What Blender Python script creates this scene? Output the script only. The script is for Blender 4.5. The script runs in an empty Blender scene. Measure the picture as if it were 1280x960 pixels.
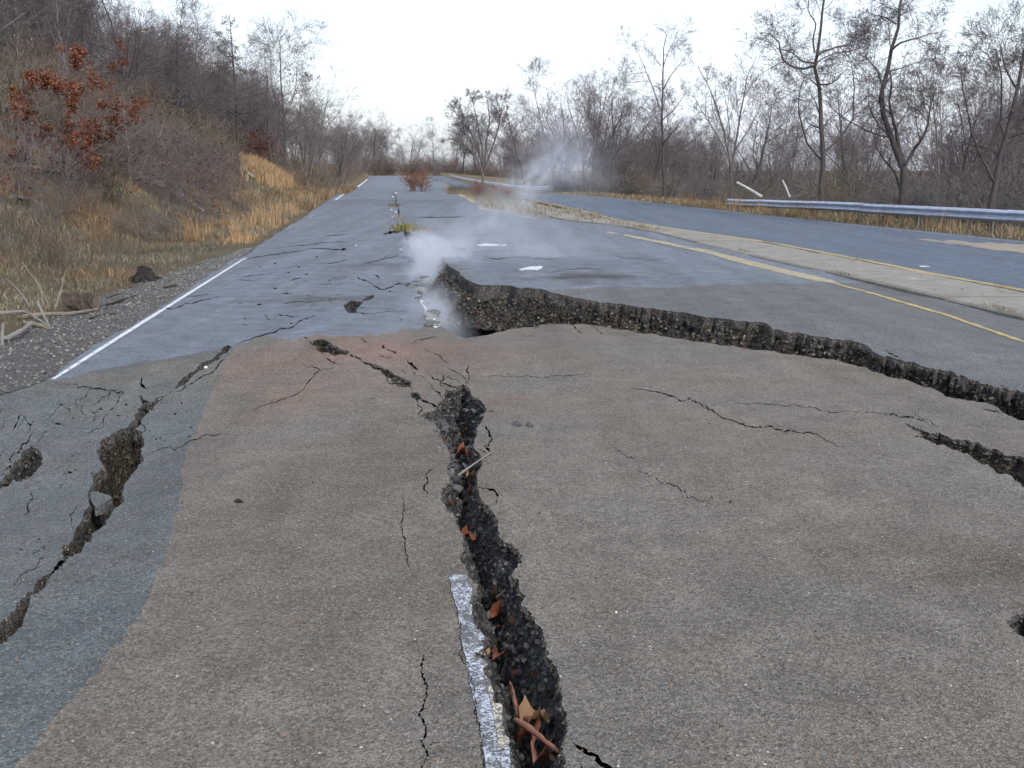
import bpy, math, random
import numpy as np
from mathutils import Vector
from mathutils.geometry import delaunay_2d_cdt

# ------------------------------------------------------------------ camera, sky, sun, exposure
SC = bpy.context.scene
COL = SC.collection
FPX, CAMH, HORIZ = 1351.0, 1.7, 212.0
PITCH = math.atan((480 - HORIZ) / FPX)
cam = bpy.data.cameras.new('camera')
cam.lens = 36.0 * FPX / 1280.0
cam.sensor_width = 36.0
cam.clip_start = 0.05
cam.clip_end = 6000
camo = bpy.data.objects.new('camera', cam)
COL.objects.link(camo)
camo.location = (0, 0, CAMH)
camo.rotation_euler = (math.pi / 2 - PITCH, 0, 0)
SC.camera = camo

SUN_EL, SUN_AZ = 38.0, 150.0          # azimuth clockwise from +Y: behind the camera, to the right
world = bpy.data.worlds.new('World')
SC.world = world
world.use_nodes = True
wn, wl = world.node_tree.nodes, world.node_tree.links
wn.clear()
w_out = wn.new('ShaderNodeOutputWorld')
w_bg = wn.new('ShaderNodeBackground')
w_bg.inputs['Strength'].default_value = 0.13
w_sky = wn.new('ShaderNodeTexSky')
w_sky.sky_type = 'NISHITA'
w_sky.sun_disc = False
w_sky.sun_elevation = math.radians(SUN_EL)
w_sky.sun_rotation = math.radians(SUN_AZ)
w_sky.air_density = 1.2
w_sky.dust_density = 2.5
w_tc = wn.new('ShaderNodeTexCoord')
w_map = wn.new('ShaderNodeMapping')
w_map.inputs['Scale'].default_value = (1.0, 1.0, 2.2)
w_map.inputs['Location'].default_value = (0.35, 0.1, 0.2)
w_noise = wn.new('ShaderNodeTexNoise')
w_noise.inputs['Scale'].default_value = 1.7
w_noise.inputs['Detail'].default_value = 5
w_noise.inputs['Roughness'].default_value = 0.5
w_ramp = wn.new('ShaderNodeMapRange')
w_ramp.inputs['From Min'].default_value = 0.30
w_ramp.inputs['From Max'].default_value = 0.66
w_ramp.inputs['To Min'].default_value = 0.20
w_ramp.inputs['To Max'].default_value = 0.92
w_mix = wn.new('ShaderNodeMix')
w_mix.data_type = 'RGBA'
w_mix.inputs['B'].default_value = (6.3, 6.85, 7.8, 1)
wl.new(w_tc.outputs['Generated'], w_map.inputs['Vector'])
wl.new(w_map.outputs['Vector'], w_noise.inputs['Vector'])
wl.new(w_noise.outputs['Fac'], w_ramp.inputs['Value'])
wl.new(w_ramp.outputs['Result'], w_mix.inputs['Factor'])
wl.new(w_sky.outputs['Color'], w_mix.inputs['A'])
wl.new(w_mix.outputs['Result'], w_bg.inputs['Color'])
wl.new(w_bg.outputs['Background'], w_out.inputs['Surface'])

sun = bpy.data.lights.new('sun', 'SUN')
sun.energy = 2.0
sun.angle = math.radians(8)
sun.color = (1.0, 0.975, 0.94)
suno = bpy.data.objects.new('sun', sun)
COL.objects.link(suno)
_az, _el = math.radians(SUN_AZ), math.radians(SUN_EL)
_sd = Vector((math.sin(_az) * math.cos(_el), math.cos(_az) * math.cos(_el), math.sin(_el)))
suno.rotation_euler = _sd.to_track_quat('Z', 'Y').to_euler()
suno.location = _sd * 50

SC.view_settings.view_transform = 'Standard'
SC.view_settings.look = 'None'
SC.view_settings.exposure = 0.62
SC.view_settings.gamma = 1
SC.render.engine = 'CYCLES'
SC.cycles.use_denoising = True
SC.cycles.use_adaptive_sampling = True
SC.cycles.adaptive_threshold = 0.03
SC.cycles.max_bounces = 4
SC.cycles.diffuse_bounces = 2
SC.cycles.volume_bounces = 1
SC.cycles.transparent_max_bounces = 8
SC.cycles.volume_max_steps = 128

# ------------------------------------------------------------------ helpers
RNG = np.random.default_rng(7)
CP, SP = math.cos(PITCH), math.sin(PITCH)


def ray(px, py):
    u = (np.asarray(px, float) - 640) / FPX
    v = (480 - np.asarray(py, float)) / FPX
    return u, CP + v * SP, -SP + v * CP


def unp(px, py, z=0.0):
    """photo pixel -> place on the ground plane of height z"""
    dx, dy, dz = ray(px, py)
    t = (z - CAMH) / dz
    return t * dx, t * dy


def at_depth(px, py, d):
    dx, dy, dz = ray(px, py)
    t = d / dy
    return np.stack([t * dx, t * dy, CAMH + t * dz], -1)


def hash2(ix, iy, seed):
    h = (ix.astype(np.int64) * 374761393 + iy.astype(np.int64) * 668265263 + seed * 974711) & 0x7fffffff
    h = ((h ^ (h >> 13)) * 1274126177) & 0x7fffffff
    h = h ^ (h >> 16)
    return (h & 0xffff) / 65535.0


def vnoise(x, y, seed=0):
    x = np.asarray(x, float); y = np.asarray(y, float)
    ix, iy = np.floor(x), np.floor(y)
    fx, fy = x - ix, y - iy
    fx = fx * fx * (3 - 2 * fx); fy = fy * fy * (3 - 2 * fy)
    a = hash2(ix, iy, seed); b = hash2(ix + 1, iy, seed)
    c = hash2(ix, iy + 1, seed); d = hash2(ix + 1, iy + 1, seed)
    return (a + (b - a) * fx) * (1 - fy) + (c + (d - c) * fx) * fy


def fbm(x, y, seed=0, oct=4):
    s, a, t = 0, 0.5, 0
    for k in range(oct):
        s = s + a * (vnoise(np.asarray(x) * 2 ** k, np.asarray(y) * 2 ** k, seed + k * 17) - 0.5)
        t += a; a *= 0.5
    return 2 * s / t          # about -1..1


def smooth(a, b, x):
    t = np.clip((np.asarray(x, float) - a) / (b - a), 0, 1)
    return t * t * (3 - 2 * t)


def inside(px, py, poly):
    poly = np.asarray(poly, float)
    px = np.asarray(px, float); py = np.asarray(py, float)
    res = np.zeros(px.shape, bool)
    x0, y0 = poly.min(0); x1, y1 = poly.max(0)
    m = np.where((px >= x0) & (px <= x1) & (py >= y0) & (py <= y1))[0]
    if not len(m):
        return res
    qx, qy = px[m], py[m]
    r = np.zeros(len(m), bool)
    n = len(poly)
    for i in range(n):
        ax, ay = poly[i]; bx, by = poly[(i + 1) % n]
        if ay == by:
            continue
        c = ((ay > qy) != (by > qy)) & (qx < (bx - ax) * (qy - ay) / (by - ay) + ax)
        r ^= c
    res[m] = r
    return res


def seg_dist(qx, qy, pts, closed=True):
    pts = np.asarray(pts, float)
    n = len(pts)
    best = np.full(np.shape(qx), 1e9)
    for i in range(n if closed else n - 1):
        a = pts[i]; b = pts[(i + 1) % n]
        d = b - a
        l2 = d @ d + 1e-12
        t = np.clip(((qx - a[0]) * d[0] + (qy - a[1]) * d[1]) / l2, 0, 1)
        best = np.minimum(best, np.hypot(qx - a[0] - t * d[0], qy - a[1] - t * d[1]))
    return best


def jag(pts, amp, minlen, rng, closed=False, flat=False):
    """midpoint-displaced polyline in picture units"""
    pts = [np.array(p, float) for p in pts]
    if closed:
        pts.append(pts[0].copy())
    for it in range(6):
        out = [pts[0]]; ch = False
        for a, b in zip(pts[:-1], pts[1:]):
            d = b - a; L = math.hypot(*d)
            if L > minlen:
                m = (a + b) / 2 + np.array([-d[1], d[0]]) * rng.normal() * amp * min(1.0, 15.0 / L)
                if flat:        # level ground far off is seen at a slant: less shift up and down
                    m[1] = (a[1] + b[1]) / 2 + (m[1] - (a[1] + b[1]) / 2) * min(1.0, max(.08, (a[1] - 212) / 480))
                out.append(m); ch = True
            out.append(b)
        pts = out
        if not ch:
            break
    if closed:
        pts.pop()
    return np.array(pts)


def mk_mesh(name, V, F, mats=None, mat_idx=None, smooth_sh=False, attrs=None):
    V = np.asarray(V, np.float32); F = np.asarray(F, np.int32)
    me = bpy.data.meshes.new(name)
    k = F.shape[1]
    me.vertices.add(len(V)); me.vertices.foreach_set('co', V.ravel())
    me.loops.add(F.size); me.loops.foreach_set('vertex_index', F.ravel())
    me.polygons.add(len(F))
    me.polygons.foreach_set('loop_start', np.arange(0, F.size, k, dtype=np.int32))
    if mat_idx is not None:
        me.polygons.foreach_set('material_index', np.asarray(mat_idx, np.int32))
    me.polygons.foreach_set('use_smooth', np.full(len(F), smooth_sh, bool))
    if attrs:
        for an, arr in attrs.items():
            a = me.color_attributes.new(an, 'FLOAT_COLOR', 'POINT')
            c = np.ones((len(V), 4), np.float32); c[:, :3] = arr
            a.data.foreach_set('color', c.ravel())
    me.update(calc_edges=True)
    me.validate()
    for m in (mats or []):
        me.materials.append(m)
    return me


def link(name, me, parent=None, label=None, cat=None, group=None, kind=None):
    o = bpy.data.objects.new(name, me)
    COL.objects.link(o)
    if parent is not None:
        o.parent = parent
    tag(o, label, cat, group, kind)
    return o


def tag(o, label=None, cat=None, group=None, kind=None):
    if label: o['label'] = label
    if cat: o['category'] = cat
    if group: o['group'] = group
    if kind: o['kind'] = kind
    return o


def tubes(P, R, k=3, V=None):
    """P (B,n,3) chains, R (B,n) radii -> verts, quads"""
    B, n, _ = P.shape
    T = np.empty_like(P)
    T[:, 1:-1] = P[:, 2:] - P[:, :-2]
    T[:, 0] = P[:, 1] - P[:, 0]; T[:, -1] = P[:, -1] - P[:, -2]
    T /= np.linalg.norm(T, axis=2, keepdims=True) + 1e-9
    ref = np.where(np.abs(T[:, :1, 2:3]) > 0.8, np.array([1.0, 0, 0]), np.array([0, 0, 1.0]))
    ref = np.broadcast_to(ref, T.shape)
    N = np.cross(T, ref); N /= np.linalg.norm(N, axis=2, keepdims=True) + 1e-9
    Bn = np.cross(T, N)
    a = np.arange(k) * 2 * math.pi / k
    V = P[:, :, None, :] + R[:, :, None, None] * (np.cos(a)[None, None, :, None] * N[:, :, None, :] + np.sin(a)[None, None, :, None] * Bn[:, :, None, :])
    idx = np.arange(B * n * k).reshape(B, n, k)
    nx = np.roll(idx, -1, axis=2)
    Q = np.stack([idx[:, :-1], nx[:, :-1], nx[:, 1:], idx[:, 1:]], -1).reshape(-1, 4)
    return V.reshape(-1, 3), Q


def slips(P, R):
    """two-ended twigs as narrow slips, for the finest growth"""
    a, b = P[:, 0], P[:, -1]
    T = b - a; N = np.cross(T, np.random.default_rng(len(P)).normal(0, 1, T.shape)); N /= np.linalg.norm(N, axis=1, keepdims=True) + 1e-9
    V = np.stack([a - N * R[:, :1] * 1.3, a + N * R[:, :1] * 1.3, b + N * R[:, -1:] * 1.3, b - N * R[:, -1:] * 1.3], 1).reshape(-1, 3)
    return V, np.arange(len(V)).reshape(-1, 4)


def cat_meshes(parts):
    Vs, Fs, o = [], [], 0
    for V, F in parts:
        Vs.append(V); Fs.append(F + o); o += len(V)
    return np.concatenate(Vs), np.concatenate(Fs)


# ------------------------------------------------------------------ materials
class NT:
    def __init__(s, name):
        s.m = bpy.data.materials.new(name)
        s.m.use_nodes = True
        s.n, s.l = s.m.node_tree.nodes, s.m.node_tree.links
        s.b = s.n['Principled BSDF']
        s.out = s.n['Material Output']
        s.tc = s.n.new('ShaderNodeTexCoord')
        s.b.inputs['Specular IOR Level'].default_value = 0.25
        s.b.inputs['Roughness'].default_value = 0.9

    def noise(s, scale, detail=4, rough=0.55, vec=None, out='Fac'):
        n = s.n.new('ShaderNodeTexNoise')
        n.inputs['Scale'].default_value = scale; n.inputs['Detail'].default_value = detail
        n.inputs['Roughness'].default_value = rough
        s.l.new(vec if vec is not None else s.tc.outputs['Object'], n.inputs['Vector'])
        return n.outputs[out]

    def voro(s, scale, out='Distance', vec=None, feature='F1'):
        n = s.n.new('ShaderNodeTexVoronoi')
        n.feature = feature
        n.inputs['Scale'].default_value = scale
        s.l.new(vec if vec is not None else s.tc.outputs['Object'], n.inputs['Vector'])
        return n.outputs[out]

    def rng(s, v, a, b, c=0.0, d=1.0):
        n = s.n.new('ShaderNodeMapRange')
        n.inputs['From Min'].default_value = a; n.inputs['From Max'].default_value = b
        n.inputs['To Min'].default_value = c; n.inputs['To Max'].default_value = d
        s.l.new(v, n.inputs['Value'])
        return n.outputs['Result']

    def mix(s, f, a, b, mode='MIX'):
        n = s.n.new('ShaderNodeMix'); n.data_type = 'RGBA'; n.blend_type = mode
        for sock, v in (('Factor', f), ('A', a), ('B', b)):
            if hasattr(v, 'is_linked') or hasattr(v, 'links'):
                s.l.new(v, n.inputs[sock])
            elif sock == 'Factor':
                n.inputs[0].default_value = v
            else:
                n.inputs[sock].default_value = (*v, 1)
        return n.outputs['Result']

    def math(s, op, a, b=None):
        n = s.n.new('ShaderNodeMath'); n.operation = op
        for i, v in enumerate((a, b)):
            if v is None: continue
            if hasattr(v, 'links'): s.l.new(v, n.inputs[i])
            else: n.inputs[i].default_value = v
        return n.outputs[0]

    def sep(s, v):
        n = s.n.new('ShaderNodeSeparateColor'); s.l.new(v, n.inputs[0]); return n.outputs

    def color(s, c):
        if hasattr(c, 'links'): s.l.new(c, s.b.inputs['Base Color'])
        else: s.b.inputs['Base Color'].default_value = (*c, 1)

    def bump(s, h, strength=0.5, dist=0.01):
        n = s.n.new('ShaderNodeBump')
        n.inputs['Strength'].default_value = strength; n.inputs['Distance'].default_value = dist
        s.l.new(h, n.inputs['Height']); s.l.new(n.outputs[0], s.b.inputs['Normal'])

    def blob(s, x, y, rx, ry):
        """soft-edged spot on the plan at x, y (stain with a place of its own)"""
        m = s.n.new('ShaderNodeMapping'); m.vector_type = 'TEXTURE'
        m.inputs['Location'].default_value = (x, y, 0)
        m.inputs['Scale'].default_value = (rx, ry, 3.0)
        s.l.new(s.tc.outputs['Object'], m.inputs['Vector'])
        ns = s.n.new('ShaderNodeTexNoise'); ns.inputs['Scale'].default_value = 1.3; ns.inputs['Detail'].default_value = 5
        s.l.new(m.outputs[0], ns.inputs['Vector'])
        L = s.n.new('ShaderNodeVectorMath'); L.operation = 'LENGTH'
        s.l.new(m.outputs[0], L.inputs[0])
        d = s.math('ADD', L.outputs['Value'], s.rng(ns.outputs['Fac'], 0.25, 0.75, -0.7, 0.7))
        return s.rng(d, 1.1, 0.1)


def asphalt(name, base, warm, speck=1.0, stains=(), rough=0.85, big=0.25):
    t = NT(name)
    n1 = t.noise(0.55, 6, 0.6)
    n2 = t.noise(3.5, 5, 0.65)
    n3 = t.noise(38, 4, 0.7)
    c = t.mix(t.rng(n1, 0.3, 0.7), base, warm)
    for (x, y, rx, ry, colr, amt) in stains:
        c = t.mix(t.math('MULTIPLY', t.blob(x, y, rx, ry), amt), c, colr)
    mp = t.n.new('ShaderNodeMapping'); mp.inputs['Rotation'].default_value = (0, 0, math.radians(-6.6)); mp.inputs['Scale'].default_value = (1.3, .09, 1)
    t.l.new(t.tc.outputs['Object'], mp.inputs['Vector'])
    trk = t.rng(t.noise(1.6, 5, .6, mp.outputs[0]), .3, .7, 1 - .6 * big, 1 + .6 * big)
    f = t.math('MULTIPLY', t.rng(n2, 0.25, 0.75, 1 - big, 1 + big), trk)
    f2 = t.rng(n3, 0.25, 0.75, 0.78, 1.22)
    vc = t.sep(t.voro(150, 'Color'))
    f3 = t.rng(vc[0], 0, 1, 1 - 0.55 * speck, 1 + 0.55 * speck)
    vc2 = t.sep(t.voro(75, 'Color'))
    f4 = t.rng(vc2[0], 0, 1, 0.82, 1.18)
    ff = t.math('MULTIPLY', t.math('MULTIPLY', f, f2), t.math('MULTIPLY', f3, f4))
    cc = t.n.new('ShaderNodeCombineColor')
    for i in range(3): t.l.new(ff, cc.inputs[i])
    c = t.mix(1.0, c, cc.outputs[0], 'MULTIPLY')
    # pale and brown stones worn out of the surface
    c = t.mix(t.rng(vc[1], 0.955, 0.965), c, (0.23, 0.21, 0.185))
    c = t.mix(t.rng(vc[2], 0.965, 0.975), c, (0.19, 0.13, 0.09))
    wc = t.sep(t.voro(42, 'Color')); wd = t.voro(42, 'Distance')
    wm = t.math('MULTIPLY', t.rng(wc[0], 0.984, 0.988), t.rng(wd, 0.24, 0.16))
    c = t.mix(wm, c, (0.48, 0.46, 0.43))
    dm = t.math('MULTIPLY', t.rng(wc[1], 0.90, 0.91), t.rng(wd, 0.42, 0.25))
    c = t.mix(t.math('MULTIPLY', dm, 0.7), c, tuple(0.35 * v for v in base))
    t.color(c)
    t.b.inputs['Roughness'].default_value = rough
    h = t.math('ADD', t.math('MULTIPLY', t.voro(150), 0.8), t.math('MULTIPLY', n3, 1.0))
    h = t.math('ADD', h, t.math('MULTIPLY', n2, 1.5))
    t.bump(h, 0.55, 0.012)
    return t.m


def simple(name, c1, c2, scale=6, bumps=0.4, bd=0.02, rough=0.9, detail=5, bscale=None):
    t = NT(name)
    n = t.noise(scale, detail, 0.6)
    t.color(t.mix(t.rng(n, 0.3, 0.7), c1, c2))
    t.b.inputs['Roughness'].default_value = rough
    t.bump(t.noise(bscale or scale * 4, 5, 0.65), bumps, bd)
    return t.m


def attr_mat(name, rough=0.9, spec=0.15, trans=0.0):
    t = NT(name)
    a = t.n.new('ShaderNodeAttribute'); a.attribute_name = 'Col'
    n = t.noise(25, 3)
    cc = t.n.new('ShaderNodeCombineColor')
    f = t.rng(n, 0.3, 0.7, 0.8, 1.2)
    for i in range(3): t.l.new(f, cc.inputs[i])
    t.color(t.mix(1.0, a.outputs['Color'], cc.outputs[0], 'MULTIPLY'))
    t.b.inputs['Roughness'].default_value = rough
    t.b.inputs['Specular IOR Level'].default_value = spec
    return t.m


# ------------------------------------------------------------------ lie of the land
_L = [(0, 490), (40, 479), (65, 468), (180, 397), (300, 320.5), (425, 241.5), (461, 221.5)]
_B = [(1280, 400), (1097, 356), (955, 325), (825, 293), (780, 284), (700, 274), (650, 267), (624, 262.5), (602, 259), (592, 250), (575, 242.5), (560, 238.5)]
_M = [(1280, 369), (961, 305.6), (769, 276.5), (715, 262), (653, 249)]
_R = [(1280, 303), (1000, 274.5), (760, 248), (652, 240)]


def curve(px, near, far):
    x, y = unp([p[0] for p in px], [p[1] for p in px])
    o = np.argsort(y)
    ys = np.concatenate([[near[1]], y[o], [f[1] for f in far]])
    xs = np.concatenate([[near[0]], x[o], [f[0] for f in far]])
    return lambda q: np.interp(q, ys, xs)


xL = curve(_L, (-3.3, -10), [(-42, 320), (-400, 3000)])
xB = curve(_B, (8.2, -10), [(-6.6, 110), (-12, 190), (-27, 320), (-400, 3000)])
xM = curve(_M, (9.8, -10), [(-3.5, 100), (-11.5, 190), (-26.5, 320), (-399, 3000)])
xR = curve(_R, (15.7, -10), [(-0.6, 110), (-8.5, 190), (-21, 320), (-390, 3000)])


def profile(y):
    return np.interp(y, [-20, 55, 66, 76, 90, 115, 180, 300, 500, 3000], [0, 0, 0.03, 0.04, -0.36, -0.55, -0.55, -0.1, 0.3, 0.3])


# the fault: the near edge of the break (left, low side) and its far edge (right, raised side)
FL = [(505, 285), (508, 300), (512, 318), (520, 330), (528, 345), (527, 356), (521, 364), (530, 378), (537, 392), (548, 405), (562, 415), (580, 423), (600, 420), (630, 414), (660, 409), (690, 405), (720, 405), (760, 409), (810, 417), (860, 425), (910, 432), (960, 438), (1010, 446), (1040, 449), (1070, 457), (1105, 468), (1130, 474), (1160, 484), (1190, 497), (1215, 501), (1240, 506), (1258, 518), (1280, 526), (1330, 545), (1420, 574)]
FR = [(505, 285), (513, 291), (530, 299), (545, 304), (551, 312), (553, 320), (558, 329), (563, 334), (575, 341), (588, 352), (600, 356), (640, 357), (680, 362), (720, 372), (760, 378), (800, 384), (840, 389), (880, 396), (920, 401), (958, 404), (966, 412), (1000, 416), (1050, 425), (1085, 433), (1104, 446), (1125, 449), (1150, 457), (1185, 464), (1210, 474), (1240, 482), (1260, 487), (1280, 490), (1340, 518), (1420, 574)]
UP = [((505, 285), 0), ((530, 300), .05), ((548, 318), .14), ((562, 335), .26), ((600, 357), .34), ((700, 368), .30), ((840, 390), .21), ((960, 405), .17), ((1110, 449), .10), ((1260, 487), .09), ((1340, 518), .06), ((1420, 574), 0)]
_fx, _fy = [], []
_fa = []
for (p, a), (q, b) in zip(UP[:-1], UP[1:]):
    for k in range(6):
        t = k / 6
        x, y = unp(p[0] + (q[0] - p[0]) * t, p[1] + (q[1] - p[1]) * t, 0.15)
        _fx.append(float(x)); _fy.append(float(y)); _fa.append(a + (b - a) * t)
_x0, _y0 = _fx[0], _fy[0]
for k in range(1, 14):
    _fx.append(_x0 - 0.14 * k); _fy.append(_y0 + 1.2 * k); _fa.append(0)
_x1, _y1 = map(float, unp(1420, 574, 0.0))
for k in range(0, 10):
    _fx.append(_x1 + 0.5 * k); _fy.append(_y1 - 0.3 * k); _fa.append(0)
_fx, _fy, _fa = np.array(_fx), np.array(_fy), np.array(_fa)


def uplift(x, y):
    x = np.atleast_1d(np.asarray(x, float)); y = np.atleast_1d(np.asarray(y, float))
    out = np.zeros(x.shape)
    for s in range(0, len(x), 20000):
        d2 = (x[s:s + 20000, None] - _fx) ** 2 + (y[s:s + 20000, None] - _fy) ** 2
        dm = np.sqrt(d2.min(1))
        w = np.exp(-(d2 - d2.min(1)[:, None]) / (2 * (0.5 + 0.4 * dm[:, None]) ** 2))
        out[s:s + 20000] = (w * _fa).sum(1) / w.sum(1) * np.exp(-(dm / 8.5) ** 2) * smooth(.2, 2.4, xB(y[s:s + 20000]) - x[s:s + 20000])
    return out


def base_z(x, y):
    x = np.asarray(x, float); y = np.asarray(y, float)
    z = profile(y)

    def g(px, py, a, rx, ry):
        cx, cy = unp(px, py)
        return a * np.exp(-((x - cx) / rx) ** 2 - ((y - cy) / ry) ** 2)
    z = z + g(640, 412, -0.09, 1.6, 1.0) + g(545, 380, -0.07, .6, 1.5)
    z = z + g(420, 430, 0.07, 1.6, 1.6) + g(60, 560, -0.17, 1.0, 2.0) + g(900, 600, 0.03, 1.5, 1.2)
    z = z + g(410, 318, -0.05, 2.0, 1.2) + g(400, 345, 0.05, 2.0, 1.6) + g(450, 272, -0.06, 3, 4)
    far = smooth(4, 12, y)
    z = z + 0.030 * fbm(x / 2.6, y / 2.6, 5, 3) * far + 0.016 * fbm(x / 0.9, y / 0.9, 9, 3) * smooth(1, 5, y) * (1 - 0.5 * smooth(30, 60, y))
    # plates next to the wide cracks have settled unevenly
    return z


def road_z(x, y, side=0):
    z = base_z(x, y)
    if np.ndim(side) or side:
        z = z + uplift(x, y).reshape(np.shape(z)) * side
    return z


def ground_pts(pp, side=0):
    """photo pixels -> points on the road surface (x, y, z)"""
    pp = np.asarray(pp, float)
    z = np.zeros(len(pp))
    for _ in range(10):
        x, y = unp(pp[:, 0], pp[:, 1], z)
        z = 0.5 * z + 0.5 * road_z(x, y, side)
    x, y = unp(pp[:, 0], pp[:, 1], z)
    return x, y, road_z(x, y, side)


def ground_z(x, y):
    """land outside the carriageways"""
    x = np.asarray(x, float); y = np.asarray(y, float)
    s = xL(y) - x
    r = x - xR(y)
    z = profile(y) - 0.02
    k = np.interp(y, [-10, 8, 20, 60, 120, 220, 400], [1, 1, 1, 1.0, .85, .6, .3])
    up = 0.50 * np.maximum(s - 2.6, 0)
    up = np.where(s > 13, 0.50 * 10.4 + 0.16 * (np.minimum(s, 60) - 13), up)
    rough = fbm(x / 4.0, y / 4.0, 31, 4) * smooth(2.2, 6, s) * 0.7 + fbm(x / 1.1, y / 1.1, 37, 3) * smooth(1.2, 4, s) * 0.10
    z = z + (up + rough) * k * (s > 0)
    dn = -0.09 * np.clip(r - 1.6, 0, 20)
    z = z + (dn + 0.12 * fbm(x / 2.5, y / 2.5, 41, 3) * smooth(.6, 2.5, r)) * (r > 0)
    # a low earth bank closes the road at its far end
    z = z + 0.9 * np.exp(-((y - 318) / 4.0) ** 2)
    return z


def G(px, py, lo=3, hi=400):
    """where the sight line of a photo pixel meets the land"""
    dx, dy, dz = ray(px, py)
    ds = np.geomspace(lo, hi, 1500)
    x = ds / dy * dx; z = CAMH + ds / dy * dz
    g = ground_z(x, ds)
    i = np.argmax(g >= z)
    if not (g >= z).any():
        i = len(ds) - 1
    return float(x[i]), float(ds[i]), float(g[i])


# ------------------------------------------------------------------ cracks (read from the photograph)
rc = np.random.default_rng(21)
MAIN_L = [(579, 480), (570, 486), (557, 486), (556, 498), (545, 510), (530, 516), (524, 520), (536, 526), (547, 532), (552, 548), (562, 566), (559, 586), (563, 604), (552, 614), (552, 627), (563, 641), (571, 656), (578, 679), (576, 702), (586, 722), (596, 738), (587, 752), (592, 781), (604, 793), (601, 824), (609, 833), (605, 846), (617, 868), (628, 888), (631, 914), (637, 942), (643, 962), (655, 1030), (668, 1120)]
MAIN_R = [(583, 482), (592, 497), (604, 505), (607, 515), (604, 524), (598, 533), (597, 545), (592, 556), (598, 565), (602, 574), (601, 584), (597, 592), (597, 611), (605, 627), (615, 639), (622, 656), (625, 672), (640, 679), (647, 686), (653, 703), (641, 717), (649, 732), (657, 745), (652, 757), (670, 771), (683, 802), (686, 824), (696, 833), (699, 859), (703, 878), (708, 892), (710, 914), (704, 935), (706, 960), (712, 1030), (690, 1120)]
LEFT_R = [(290, 434), (265, 453), (240, 471), (215, 489), (200, 501), (192, 511), (178, 521), (168, 536), (180, 548), (176, 561), (180, 575), (169, 588), (158, 601), (153, 615), (147, 633), (138, 645), (124, 662), (105, 682), (80, 700)]
LEFT_L = [(289, 433), (268, 446), (246, 459), (224, 477), (204, 495), (192, 503), (182, 500), (176, 493), (178, 505), (167, 520), (159, 534), (145, 541), (127, 550), (121, 562), (124, 575), (130, 583), (119, 592), (116, 606), (112, 630), (104, 646), (94, 661), (86, 681), (79, 698)]
wide = {
    'main': dict(o=MAIN_R + MAIN_L[::-1], step=.05, depth=.42, slope=2.3, sp=.016, jag=.15, ml=4, m='rubble'),
    'left': dict(o=LEFT_R + LEFT_L[::-1], step=.10, depth=.45, slope=4.0, sp=.025, jag=.14, ml=4, m='weedy'),
    'left2': dict(o=[(63, 717), (56, 735), (38, 750), (30, 776), (15, 795), (0, 806), (-45, 838), (-60, 830), (-40, 806), (0, 779), (15, 764), (30, 746), (46, 727)], step=.16, depth=.6, slope=6, sp=.02, jag=.10, ml=5, m='rubble'),
    'left3': dict(o=[(40, 557), (50, 562), (53, 571), (48, 585), (40, 595), (26, 602), (15, 600), (0, 610), (-35, 624), (-35, 613), (0, 602), (12, 592), (17, 579), (26, 570), (31, 562)], step=.10, depth=.45, slope=4, sp=.03, jag=.13, ml=4, m='rubble'),
    'right': dict(o=[(1132, 529), (1147, 536), (1175, 540), (1210, 550), (1247, 562), (1280, 572), (1340, 600), (1420, 645), (1340, 640), (1280, 609), (1247, 592), (1235, 581), (1215, 571), (1185, 559), (1160, 550), (1141, 545), (1150, 540)], step=.05, depth=.16, slope=1.3, sp=.022, jag=.10, ml=5, m='weedy'),
    'spur_a': dict(o=[(391, 426), (405, 424), (416, 432), (437, 439), (432, 444), (419, 445), (411, 441), (402, 442), (395, 435)], step=.03, depth=.12, slope=1.5, sp=.04, jag=.12, ml=4, m='weedy'),
    'spur_b': dict(o=[(450, 451), (469, 455), (491, 466), (515, 478), (514, 485), (500, 483), (482, 471), (466, 461)], step=.02, depth=.08, slope=1.0, sp=.04, jag=.10, ml=4, m='weedy'),
    'spur_c': dict(o=[(512, 492), (520, 490), (527, 498), (521, 501), (514, 497)], step=.03, depth=.1, slope=2, sp=.03, jag=.12, ml=4, m='rubble'),
    'hole': dict(o=[(429, 381), (438, 375), (451, 378), (458, 372), (468, 368.5), (467, 372), (455, 376), (451, 381), (446, 391), (434, 390)], step=.05, depth=.12, slope=1.4, sp=.05, jag=.10, ml=4, m='rubble'),
    'pit': dict(o=[(1256, 776), (1266, 771), (1285, 770), (1305, 780), (1300, 797), (1280, 797), (1266, 790)], step=.05, depth=.12, slope=2, sp=.02, jag=.08, ml=5, m='rubble'),
}
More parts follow.
